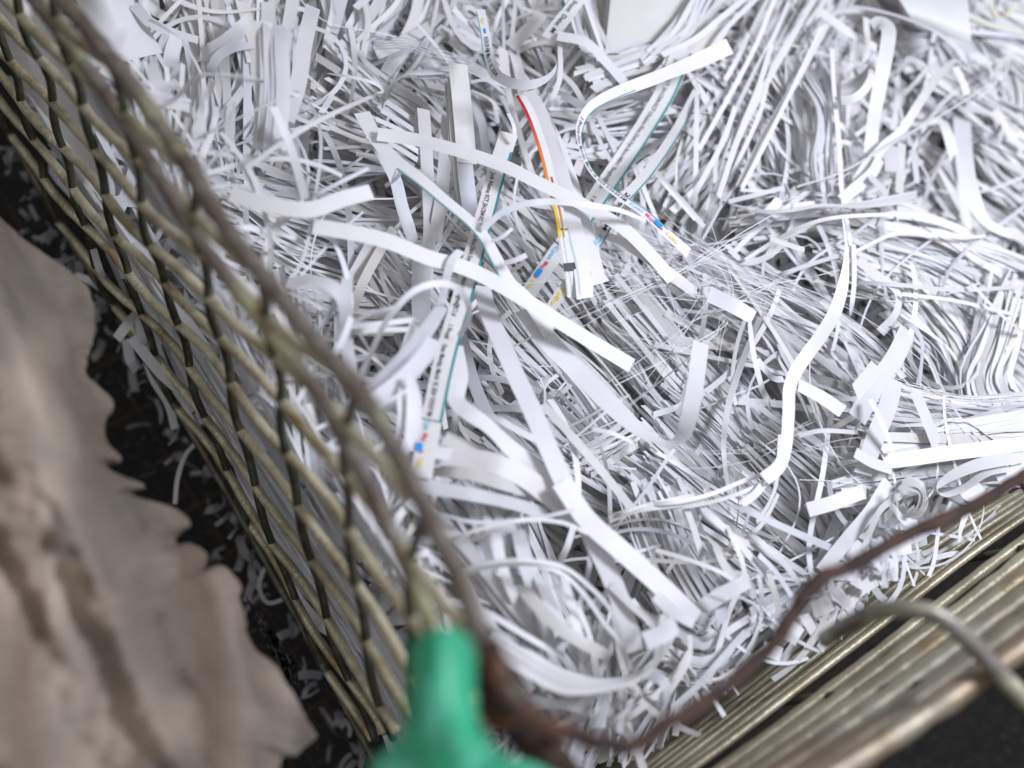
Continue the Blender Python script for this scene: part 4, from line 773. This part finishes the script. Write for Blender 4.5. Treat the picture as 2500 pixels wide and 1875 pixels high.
def vis_area(o):
    c = o.px; inn = ((c[:, 0] > 0) & (c[:, 0] < 2500) & (c[:, 1] > 0) & (c[:, 1] < 1875)).mean()
    top = (hm(o.P[:, :2])-o.P[:, 2] < .0025).mean()
    return o.w*np.linalg.norm(np.diff(o.P, axis=0), axis=1).sum()*inn*(top**1.5)
NT = len(OBJS)
room = max(0, 298-NT)
cand = sorted(range(NGEN), key=lambda i: -vis_area(STORE[i][3]))[:room]; cs_ = set(cand)
for i in cand:
    V, Q, t, o = STORE[i]
    ob = mesh_obj('paper_strip', V, Q, M_PAPER, tint=t); OBJS.append([ob, o, None])
lab = {}
for e in OBJS:
    if e[2] is None: e[2] = auto_label(e[1])
    e[0]['label'] = e[2]; e[0]['category'] = 'paper strip'; e[0]['group'] = 'loose shredded paper strips'
# the rest: nobody could count it
Vs, Qs, Ts, nn = [], [], [], 0
for i, (V, Q, t, o) in enumerate(STORE):
    if i in cs_: continue
    Vs.append(V); Qs.append(Q+nn); Ts.append(np.repeat(t[None], len(V), 0)); nn += len(V)
# the compacted bed below
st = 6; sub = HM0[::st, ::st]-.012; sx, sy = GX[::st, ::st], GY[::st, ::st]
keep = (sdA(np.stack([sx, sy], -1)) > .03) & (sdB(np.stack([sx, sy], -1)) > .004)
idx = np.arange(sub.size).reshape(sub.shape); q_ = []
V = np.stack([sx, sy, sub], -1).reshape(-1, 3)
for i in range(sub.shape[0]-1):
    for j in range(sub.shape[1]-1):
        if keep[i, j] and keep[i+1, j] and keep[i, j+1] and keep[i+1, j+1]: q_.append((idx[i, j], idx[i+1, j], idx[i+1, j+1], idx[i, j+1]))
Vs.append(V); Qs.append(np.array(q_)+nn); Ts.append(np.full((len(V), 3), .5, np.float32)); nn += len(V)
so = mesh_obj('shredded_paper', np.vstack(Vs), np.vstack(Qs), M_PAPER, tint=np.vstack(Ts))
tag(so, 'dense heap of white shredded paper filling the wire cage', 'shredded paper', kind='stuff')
print('traced', NT, 'individuals', len(OBJS), 'stuff verts', nn)

# ------------------------------------------------------------------ mesh side panel (diamond lattice)
def surf(A, B, u, v): 
    i = np.clip(u, 0, 1)*(len(A)-1); k = int(min(i, len(A)-2)); f = i-k
    a = A[k]*(1-f)+A[k+1]*f; b = B[k]*(1-f)+B[k+1]*f
    return a*(1-v)+b*v
def arc(A): return np.concatenate([[0], np.cumsum(np.linalg.norm(np.diff(A, axis=0), axis=1))])
# resample both edges to run in step: match picture positions along the plumb direction
lenR = arc(RIM)[-1]; 
def resample(A, n): 
    s = arc(A); t = np.linspace(0, s[-1], n); return np.stack([np.interp(t, s, A[:, k]) for k in range(3)], 1)
dirA = np.array([dA[0], dA[1]])
if np.dot(RIM[-1, :2]-RIM[0, :2], dirA) < 0: dirA = -dirA
L1x = L1+[(1300, 1850), (1390, 2060), (1500, 2320), (1960, 3400)]; ZRx = ZR+[.355, .36, .36, .36]
L2x = [(-400, -330)]+L2+[(1090, 2180), (1180, 2340)]
def same_height(pts, zs, ys):
    p = catmull([(x, y, z) for (x, y), z in zip(pts, zs)], 500)
    return np.array([at(np.interp(y, p[:, 1], p[:, 0]), y, np.interp(y, p[:, 1], p[:, 2])) for y in ys])
ys = np.linspace(-255, 3300, 400)
RA = same_height(L1x, ZRx, ys); LA = same_height(L2x, [-.17]*len(L2x), ys-30-.21*np.maximum(0, ys-200))
corner_s = float(RIM[-1, :2] @ dirA)
s_ = arc(RA); uu = np.linspace(0, s_[-1], 400); RA0 = RA
RA = np.stack([np.interp(uu, s_, RA0[:, k]) for k in range(3)], 1); LA = np.stack([np.interp(uu, s_, LA[:, k]) for k in range(3)], 1)
wl = s_[-1]; nR = int((RA[:, :2] @ dirA <= corner_s+.002).sum())
panel = empty('wire_mesh_panel', tuple(LA[120]))
tag(panel, 'long diamond mesh side panel of the cage with worn brown rim, out of focus', 'mesh panel')
inv = Matrix.Translation(-Vector(LA[120]))
def shift(V): return np.asarray(V)-LA[120]
PITCH = 0.072; rows = 10; hp = PITCH/2
mbs = {1: MB(), -1: MB()}
def strand(u0, sgn):
    pts = []
    for k in range(rows*10+1):
        v = k/(rows*10); s = u0+sgn*hp*(v*rows)
        if s < -0.01 or s > wl+.002: 
            if pts: break
            continue
        p = surf(RA, LA, s/wl, v)
        if p[:2] @ dirA > corner_s+.02:
            if pts: break
            continue
        off = 0.0012*sgn*math.sin(v*rows*math.pi)
        nrm = np.array([nA[0], nA[1], 0]); pts.append(p+nrm*off+np.array([0, 0, .0006*math.sin(k*1.7+u0*90)])+nrm*.004*noise.noise(Vector((s*9, v*5, 0)))+np.array([dirA[0], dirA[1], 0])*.005*noise.noise(Vector((s*11, v*4, 7))))
    if len(pts) > 3:
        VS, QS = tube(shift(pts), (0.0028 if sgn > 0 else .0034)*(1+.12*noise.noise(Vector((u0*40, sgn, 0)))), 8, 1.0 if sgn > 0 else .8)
        mesh_obj('strand', VS, QS, M_WIRE if sgn > 0 else M_WIRE_LIT, panel)
k = -rows-2
while k*PITCH < wl+rows*PITCH:
    strand(k*PITCH, 1); strand(k*PITCH, -1); k += 1
def rod(P, r, name, m, parent, wob=0.0, k=12, org=None):
    P = np.array(P); n = len(P)
    rr = np.full(n, r)*(1+wob*np.array([noise.noise(Vector((i*.23, r*1000, 3))) for i in range(n)]))
    V, Q = tube(P if org is None else P-org, rr, k); return mesh_obj(name, V, Q, m, parent)
rod(RA[:nR], .0047, 'rim', M_RIM, panel, .25, org=LA[120])
inner = np.array([surf(RA, LA, i/399, .115)+np.array([nA[0], nA[1], 0])*-.003 for i in range(nR)])
rod(inner, .0040, 'rail', M_RIM, panel, .25, org=LA[120])
foot = np.array([surf(RA, LA, i/399, .995) for i in range(400)])
rod(foot, .0036, 'foot_rail', M_WIRE, panel, .2, org=LA[120])

# ------------------------------------------------------------------ end panel of close parallel wires
dirB = dB.copy()
if np.dot(RLOW[-1, :2]-RLOW[0, :2], dirB) < 0: dirB = -dirB
def by_projB(A, t): s = A[:, :2] @ dirB; o_ = np.argsort(s); return np.stack([np.interp(t, s[o_], A[o_, k]) for k in range(3)], 1)
tb0 = max((RRIM[:, :2] @ dirB).min(), (RLOW[:, :2] @ dirB).min()); tb1 = min((RRIM[:, :2] @ dirB).max(), (RLOW[:, :2] @ dirB).max())
tb = np.linspace(tb0, tb1, 160); RB, LB = by_projB(RRIM, tb), by_projB(RLOW, tb)
LB2 = LB+(LB-RB)/np.linalg.norm(LB-RB, axis=1)[:, None]*.10        # runs on below the paper
panel2 = empty('wire_end_panel', tuple(LB2[80])); org2 = LB2[80]
tag(panel2, 'end panel of close stacked wires, yellowed with rust, under the rusty wire', 'wire panel')
mb = MB()
M_GOLD = noise_mat('pale_golden_wire', (0.47, 0.44, 0.31), (0.26, 0.23, 0.15), 14, 0.40, 0.5, (0.30, 0.21, 0.11), 30, bump=.3, bscale=300, lo3=.58, hi3=.75)
thin = np.concatenate([np.linspace(.50, .70, 5), np.linspace(.735, 1.0, 11)])
for k, v in enumerate(thin):
    v += random.gauss(0, .004); pts = []
    for i in range(0, 160, 2):
        w_ = .003*noise.noise(Vector((i*.03, k*3.1, 0)))
        pts.append(surf(RB, LB2, i/159, v)+(LB2[i]-RB[i])/np.linalg.norm(LB2[i]-RB[i])*w_)
    VS, QS = tube(np.array(pts)-org2, .0023+.0004*random.random(), 8); mesh_obj('wire', VS, QS, M_GOLD, panel2)
for v, r in ((0.0, .0064), (.075, .0058), (.17, .0060), (.255, .0050), (.33, .0046), (.41, .0038)):
    rod([surf(RB, LB2, i/159, v+.008*noise.noise(Vector((i*.03, v*50, 2))))-np.array([nB[0], nB[1], 0])*.004 for i in range(160)], r, 'rail', M_RAIL if v < .2 else M_GOLD, panel2, .2, org=org2)
for i in (1, 4, 7):
    s = i/9; pts = [surf(RB, LB2, s, v)-np.array([nB[0], nB[1], 0])*.006 for v in np.linspace(-.01, 1, 30)]
    rod(pts, .0028, 'stay', M_WIRE, panel2, .2, org=org2)

# hooked wire over the end panel
hk = catmull([(2015, 1560, .20), (2070, 1525, .235), (2140, 1493, .265), (2230, 1487, .285), (2310, 1515, .29), (2400, 1600, .285), (2510, 1715, .28), (2650, 1850, .27)], 60)
V, Q = tube(np.array([at(*p) for p in hk]), .0046, 14)
tag(mesh_obj('wire_hook', V, Q, noise_mat('hook_metal', (.30, .30, .26), (.18, .16, .13), 40, .42, .4, (.55, .54, .36), 22, bump=.3)), 'thick curved wire hook bent over the end panel', 'wire hook')

# rusty wire and the corner joint
rw = [(1190, 1560, .335), (1207, 1640, .33), (1232, 1705, .325), (1317, 1765, .31), (1410, 1795, .30), (1505, 1822, .29), (1573, 1808, .285), (1614, 1775, .28), (1681, 1738, .27), (1763, 1686, .26), (1844, 1613, .25), (1905, 1552, .245), (1938, 1493, .24), (1960, 1458, .24), (2007, 1412, .235), (2088, 1376, .23), (2210, 1308, .22), (2373, 1236, .21), (2540, 1140, .20), (2700, 1060, .20)]
p = catmull(rw, 220); P3 = np.array([at(a_1, b_1, c_1+.045) for a_1, b_1, c_1 in p]); n = len(P3)
rr = .0036*(1+.28*np.array([noise.noise(Vector((i*.13, 1, 5))) for i in range(n)])); rr[:40] *= 1.0
P3 += np.array([[.0012*noise.noise(Vector((i*.21, k*9, 0))) for k in range(3)] for i in range(n)])
V, Q = tube(P3, rr, 12)
tag(mesh_obj('rusty_wire', V, Q, M_RUST), 'bent rust-brown wire running from the cage corner across the end panel', 'rusty wire')
cj = empty('corner_joint', tuple(at(1215, 1680, .335))); co = np.array(cj.location)
tag(cj, 'rusted joint with a tarnished nut at the cage corner beside the green strap', 'corner joint')
def blob(c, r, sq=(1, 1, 1), seed=0, amp=.3, nu=22, nv=14):
    V = []; Q = []
    for i in range(nv+1):
        for j in range(nu):
            a, b = math.pi*i/nv, 2*math.pi*j/nu; dv = Vector((math.sin(a)*math.cos(b), math.sin(a)*math.sin(b), math.cos(a)))
            rr_ = r*(1+amp*noise.noise(dv*2.2+Vector((seed, 0, 0)))); V.append((c[0]+dv.x*rr_*sq[0], c[1]+dv.y*rr_*sq[1], c[2]+dv.z*rr_*sq[2]))
    for i in range(nv):
        for j in range(nu): Q.append((i*nu+j, (i+1)*nu+j, (i+1)*nu+(j+1) % nu, i*nu+(j+1) % nu))
    return np.array(V), Q
mb = MB()
for (x, y, z, r, sd) in [(1195, 1600, .33, .0062, 1), (1205, 1655, .33, .0085, 2), (1225, 1740, .32, .0075, 3), (1290, 1775, .31, .007, 4), (1330, 1790, .305, .0068, 5)]:
    mb.add(blob(at(x, y, z)-co, r, seed=sd))
mb.build('rusted_weld', M_RUST, cj)
mn = noise_mat('tarnished', (.16, .18, .13), (.07, .06, .04), 90, .5, .5)
V, Q = tube(np.array([at(1238, 1712, .345), at(1245, 1700, .352)])-co, .0052, 6); mesh_obj('nut', V, Q, mn, cj, smooth=False)
post = np.array([at(1215, 1650, .34)+np.array([0, 0, -.5])*t for t in np.linspace(0, 1, 20)])
0 and rod(post, .006, 'post', noise_mat('dark_post', (.035, .028, .022), (.02, .014, .01), 40, .8), cj, .2, org=co)
rod([at(1225, 1690, .33), at(1290, 1790, .30), at(1360, 1880, .27), at(1430, 2000, .24)], .0095, 'brace', noise_mat('dark_brace', (.03, .022, .018), (.06, .03, .015), 40, .8), cj, .2, org=co)

# green plastic strap
gp = [(1085, 1532), (1083, 1558), (1082, 1620), (1078, 1700), (1078, 1780), (1085, 1860), (1090, 1960)]
gw = [26, 66, 80, 84, 94, 150, 200]; gz = [.372, .378, .382, .384, .382, .375, .365]
pp = catmull([(x, y, w_, z) for (x, y), w_, z in zip(gp, gw, gz)], 46); V = []; K = 17
for i, (x, y, w_, z) in enumerate(pp):
    for side in (1, -1):
        for j in range(K):
            t = j/(K-1)*2-1; t *= side
            b = math.cos(t*math.pi/2)
            f = .0035*noise.noise(Vector((t*1.2, i*.06, 1)))+.003*math.exp(-((t-.3)/.25)**2)*min(1, i/30)
            V.append(at(x+t*w_*(1+.08*noise.noise(Vector((side, i*.11, 4)))), y, z+.009*b*side*(1 if side > 0 else .3)+f))
KK = 2*K; V = np.array(V); Q = [(i*KK+j, i*KK+(j+1) % KK, (i+1)*KK+(j+1) % KK, (i+1)*KK+j) for i in range(len(pp)-1) for j in range(KK)]
Q.append(tuple(range(KK)))
mg = noise_mat('green_plastic', (.03, .38, .19), (.02, .26, .13), 40, .42, 0, (.10, .46, .30), 60, bump=.4, bscale=120)
gs = empty('green_strap', tuple(at(1085, 1700, .36))); go = np.array(gs.location)
tag(gs, 'bright green plastic strap with a rounded upright tab over the cage corner', 'plastic strap')
mesh_obj('tab', V-go, Q, mg, gs)
wg = catmull([(930, 1885, .34), (1000, 1862, .36), (1100, 1858, .372), (1200, 1872, .36), (1290, 1905, .34), (1400, 1960, .32)], 40)
V, Q = tube(np.array([at(*q) for q in wg])-go, .0060+.0012*np.sin(np.linspace(0, 9, 40)), 12); mesh_obj('band', V, Q, mg, gs)

# ------------------------------------------------------------------ dusty torn sheet at the lower left
edge = [(-80, 470), (0, 530), (60, 585), (110, 620), (175, 665), (222, 715), (230, 795), (215, 880), (203, 909), (240, 940), (277, 986), (262, 1022), (254, 1045), (266, 1085), (297, 1125), (262, 1141), (313, 1168), (352, 1186), (322, 1207), (425, 1240), (462, 1273), (438, 1300), (430, 1330), (470, 1328), (510, 1357), (498, 1392), (541, 1380), (586, 1430), (598, 1525), (618, 1578), (683, 1639), (753, 1761), (768, 1800), (735, 1840), (690, 1850), (670, 1900), (660, 2000)]
E = catmull(edge, 420); nU, nV = 70, len(E); org = at(200, 1400, -.1); V = []
A0, A1 = np.array([-620.0, 620.0]), np.array([-420.0, 2150.0])
for i, e in enumerate(E):
    t = i/(nV-1); a = A0*(1-t)+A1*t
    es = E[max(0, i-70):i+71].mean(0); jg = 13*noise.noise(Vector((i*.11, 2, 0)))+4*noise.noise(Vector((i*.4, 7, 0)))
    for j in range(nU):
        u = 1-(1-j/(nU-1))**1.35; kk = max(0., (u-.6)/.4)**5; x, y = a*(1-u)+(es*(1-kk)+e*kk)*u; x += jg*u**22; y += jg*.5*u**22
        # fold ridges run down the sheet
        f = (x*.86-y*.42)/150
        fold = .045*noise.noise(Vector((f*.8, y/1100, 1.3)))+.018*noise.noise(Vector((f*2.1, y/480, 4.1)))+.006*noise.noise(Vector((x/50, y/50, 2)))
        z = .135+.17*(1-u)+.05*t*(1-.4*u)+fold*(1-.35*u**5)-.02*max(0, u-.93)/.07
        V.append(at(x, y, z)-org)
V = np.array(V); Q = [(i*nU+j, i*nU+j+1, (i+1)*nU+j+1, (i+1)*nU+j) for i in range(nV-1) for j in range(nU-1)]
n0 = len(V); V2 = V-np.array([0, 0, .0025]); Q2 = [tuple(n0+k for k in reversed(f)) for f in Q]
Qe = [(i*nU+nU-1, n0+i*nU+nU-1, n0+(i+1)*nU+nU-1, (i+1)*nU+nU-1) for i in range(nV-1)]
ms = noise_mat('dusty_cloth', (.52, .435, .325), (.31, .26, .20), 9, .9, 0, (.09, .085, .08), 16, lo3=.56, hi3=.70, bump=.6, bscale=70)
nt = ms.node_tree; tc = nt.nodes.new('ShaderNodeTexCoord'); mp = nt.nodes.new('ShaderNodeMapping')
mp.inputs['Rotation'].default_value = (0, 0, math.radians(-30)); mp.inputs['Scale'].default_value = (34, 5, 5)
sn = nt.nodes.new('ShaderNodeTexNoise'); sn.inputs['Scale'].default_value = 1; sn.inputs['Detail'].default_value = 5
nt.links.new(tc.outputs['Object'], mp.inputs[0]); nt.links.new(mp.outputs[0], sn.inputs['Vector'])
b_ = nt.nodes['Principled BSDF']; src = b_.inputs['Base Color'].links[0].from_socket
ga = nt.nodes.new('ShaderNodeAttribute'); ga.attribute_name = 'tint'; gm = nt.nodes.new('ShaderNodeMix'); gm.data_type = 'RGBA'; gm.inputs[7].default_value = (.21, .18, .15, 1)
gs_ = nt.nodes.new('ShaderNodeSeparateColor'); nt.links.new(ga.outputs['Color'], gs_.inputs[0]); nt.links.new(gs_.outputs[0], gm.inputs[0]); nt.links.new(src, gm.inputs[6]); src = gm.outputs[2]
r_ = nt.nodes.new('ShaderNodeMapRange'); r_.inputs[1].default_value = .42; r_.inputs[2].default_value = .62; nt.links.new(sn.outputs['Fac'], r_.inputs[0])
mx_ = nt.nodes.new('ShaderNodeMix'); mx_.data_type = 'RGBA'; mx_.inputs[7].default_value = (.20, .155, .11, 1)
nt.links.new(r_.outputs[0], mx_.inputs[0]); nt.links.new(src, mx_.inputs[6]); nt.links.new(mx_.outputs[2], b_.inputs['Base Color'])
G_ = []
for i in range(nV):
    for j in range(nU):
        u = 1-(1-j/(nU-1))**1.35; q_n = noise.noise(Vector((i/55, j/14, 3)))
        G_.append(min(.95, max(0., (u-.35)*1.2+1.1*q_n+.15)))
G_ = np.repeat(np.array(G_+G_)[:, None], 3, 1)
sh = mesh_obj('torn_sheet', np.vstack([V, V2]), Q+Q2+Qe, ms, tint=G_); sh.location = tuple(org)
tag(sh, 'dusty beige crumpled sheet with a ragged torn edge beside the cage', 'torn sheet')

# ------------------------------------------------------------------ ground and what lies on it
ZG = -.42
V = [(-30, -30, ZG), (30, -30, ZG), (30, 30, ZG), (-30, 30, ZG)]
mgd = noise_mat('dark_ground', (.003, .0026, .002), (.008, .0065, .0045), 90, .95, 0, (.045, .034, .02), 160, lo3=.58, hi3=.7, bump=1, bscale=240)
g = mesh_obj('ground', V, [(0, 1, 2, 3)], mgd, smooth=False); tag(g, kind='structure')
# rusty reinforcing lines lying on the ground
mb = MB(); c0 = at(560, 1350, ZG+.006)
for k in range(-9, 10):
    for dr, nr in (((.5, -.86), (.86, .5)), ((.86, .5), (-.5, .86))):
        o_ = np.array(nr)*k*.055; P = [c0+np.array([o_[0]+dr[0]*s, o_[1]+dr[1]*s, .002*noise.noise(Vector((s*9, k, dr[0])))])-c0 for s in np.linspace(-.55, .55, 24)]
        mb.add(tube(P, .0005, 6))
ro = mb.build('rusty_netting', noise_mat('orange_rust', (.09, .04, .01), (.02, .01, .005), 30, .8)); ro.location = tuple(c0)
tag(ro, 'thin rusty netting lying in the dark gap beside the cage', 'wire netting')
# scraps of paper in the dark gap
def outside_ok(px, py): 
    xl = np.interp(py, [282, 542, 846, 1180, 1503, 1835], [0, 147, 339, 542, 723, 904]); return px < xl-8
SP = []; tries = 0
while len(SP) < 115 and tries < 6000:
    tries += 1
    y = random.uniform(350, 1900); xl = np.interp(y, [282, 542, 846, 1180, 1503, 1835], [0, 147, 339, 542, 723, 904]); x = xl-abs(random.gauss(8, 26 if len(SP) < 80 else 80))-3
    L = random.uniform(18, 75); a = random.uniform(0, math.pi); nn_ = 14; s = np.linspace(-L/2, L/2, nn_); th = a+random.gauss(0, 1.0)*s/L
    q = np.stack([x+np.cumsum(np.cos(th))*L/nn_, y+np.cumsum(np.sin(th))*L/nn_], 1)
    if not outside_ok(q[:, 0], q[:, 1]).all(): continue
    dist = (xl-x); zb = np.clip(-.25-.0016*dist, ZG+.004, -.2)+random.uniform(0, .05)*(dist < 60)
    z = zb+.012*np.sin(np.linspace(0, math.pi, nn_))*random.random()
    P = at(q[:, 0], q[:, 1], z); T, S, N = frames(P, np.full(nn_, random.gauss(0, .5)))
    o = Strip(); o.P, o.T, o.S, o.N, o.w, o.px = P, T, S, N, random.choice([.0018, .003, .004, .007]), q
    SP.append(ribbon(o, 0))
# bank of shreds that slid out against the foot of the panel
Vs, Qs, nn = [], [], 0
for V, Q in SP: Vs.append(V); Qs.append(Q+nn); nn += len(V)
M_SPILL = M_PAPER
o = mesh_obj('spilled_shreds', np.vstack(Vs), np.vstack(Qs), M_SPILL, tint=np.array([.21, .205, .21])); tag(o, 'spilled paper shreds tinted with shade, lying in the dark gap outside the mesh panel', 'paper shreds', kind='stuff')  # low tint puts the shade of the gap into the paper colour
for (w_, pts, z, lb_) in [(62, [(790, 550), (960, 760), (1110, 900), (1170, 990)], -.12, 'bright straight strip poking out through the foot of the mesh panel'),
      (60, [(700, 560), (760, 480), (825, 400)], -.13, 'short strip end sticking out above the bright straight one'),
      (70, [(885, 385), (850, 450), (860, 530), (880, 600)], -.12, 'curved strip bulging out at the foot of the mesh panel'),
      (60, [(760, 560), (780, 680), (820, 750)], -.2, 'dim strip hanging in the dark gap'),
      (50, [(870, 640), (920, 800), (1010, 950), (1050, 1100)], -.2, 'long dim strip hanging outside the mesh panel'),
      (28, [(1180, 1180), (1110, 1260), (1065, 1400), (1050, 1550)], -.22, 'thin curved strip standing in the dark gap'),
      (50, [(450, 180), (540, 210), (620, 270)], -.2, 'dim flat strip beside the torn sheet'),
      (40, [(560, 20), (590, 120), (620, 190)], -.1, 'strip end pressed out through the upper mesh')]:
    q = np.array([(x/2.458, 600+y/2.458) for x, y in pts]); q = catmull(q, 26); P = at(q[:, 0], q[:, 1], np.full(26, z)+.01*np.sin(np.linspace(0, 3, 26)))
    T, S, N = frames(P, np.linspace(-.2, .2, 26)); o = Strip(); o.P, o.T, o.S, o.N, o.w, o.px = P, T, S, N, w_/2.458*1.0/F, q
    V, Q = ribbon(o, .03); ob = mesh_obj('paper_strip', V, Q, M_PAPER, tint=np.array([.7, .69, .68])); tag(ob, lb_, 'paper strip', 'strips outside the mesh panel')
lp = catmull([(665, 1365), (640, 1400), (634, 1440), (655, 1472), (700, 1460)], 30); P = at(lp[:, 0], lp[:, 1], np.full(30, -.24)); T, S, N = frames(P, np.full(30, .3))
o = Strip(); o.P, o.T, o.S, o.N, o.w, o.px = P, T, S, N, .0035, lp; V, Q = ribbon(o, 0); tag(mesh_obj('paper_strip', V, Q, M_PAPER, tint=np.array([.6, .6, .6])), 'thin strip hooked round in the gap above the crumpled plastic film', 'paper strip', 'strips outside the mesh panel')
# crumpled clear film
V = []; nx_, ny_ = 26, 44; of = at(650, 1560, -.2)
for i in range(ny_):
    t = i/(ny_-1)
    for j in range(nx_):
        u = j/(nx_-1); xl_ = 590+130*t; xr = 600+115*min(1, t*1.8)+20*t; x = xl_*(1-u)+xr*u; y = 1435+290*t+20*u
        V.append(at(x, y, -.2+.03*noise.noise(Vector((x/22, y/34, 0)))+.016*noise.noise(Vector((x/9, y/13, 5))))-of)
Q = [(i*nx_+j, i*nx_+j+1, (i+1)*nx_+j+1, (i+1)*nx_+j) for i in range(ny_-1) for j in range(nx_-1)]
mf = mat('clear_film', (.05, .05, .05), .10, .35, 1.0)
mf.node_tree.nodes['Principled BSDF'].inputs['Coat Weight'].default_value = .6
fo = mesh_obj('plastic_film', V, Q, mf); fo.location = tuple(of); tag(fo, 'crumpled glossy plastic film glinting in the dark gap', 'plastic film')
# out of focus tufts of paper by the end panel
def tuft(cx, cy, z, n, L, lbl):
    Vs, Qs, k0 = [], [], 0
    for k in range(n):
        a = random.uniform(0, math.pi); q = np.array([(cx+random.gauss(0, 9)+s*math.cos(a+s/90), cy+random.gauss(0, 9)+s*math.sin(a+s/90)) for s in np.linspace(-L/2, L/2, 12)])
        P = at(q[:, 0], q[:, 1], z+.01*np.random.default_rng(k).random()+.01*np.sin(np.linspace(0, 3, 12))); T, S, N = frames(P, np.full(12, random.gauss(0, .5)))
        o = Strip(); o.P, o.T, o.S, o.N, o.w, o.px = P, T, S, N, .004, q; V, Q = ribbon(o, 0); Vs.append(V); Qs.append(Q+k0); k0 += len(V)
    o = mesh_obj('paper_tuft', np.vstack(Vs), np.vstack(Qs), M_PAPER, tint=np.array([.84, .84, .87])); tag(o, lbl, 'paper tuft')
tuft(2455, 1540, .16, 14, 50, 'blurred tuft of shreds caught outside the end panel beyond the hook')
tuft(2150, 1372, .12, 10, 110, 'bright blurred tuft of paper behind the rusty wire')
P = at(*np.array([(2345, 1585), (2372, 1630), (2410, 1648), (2434, 1632)]).T, np.full(4, .1)); V, Q = tube(catmull(P, 24), .0006, 6)
tag(mesh_obj('paper_thread', V, Q, M_PAPER, tint=np.array([.8, .8, .8])), 'fine thread of paper dangling below the hook', 'paper thread')
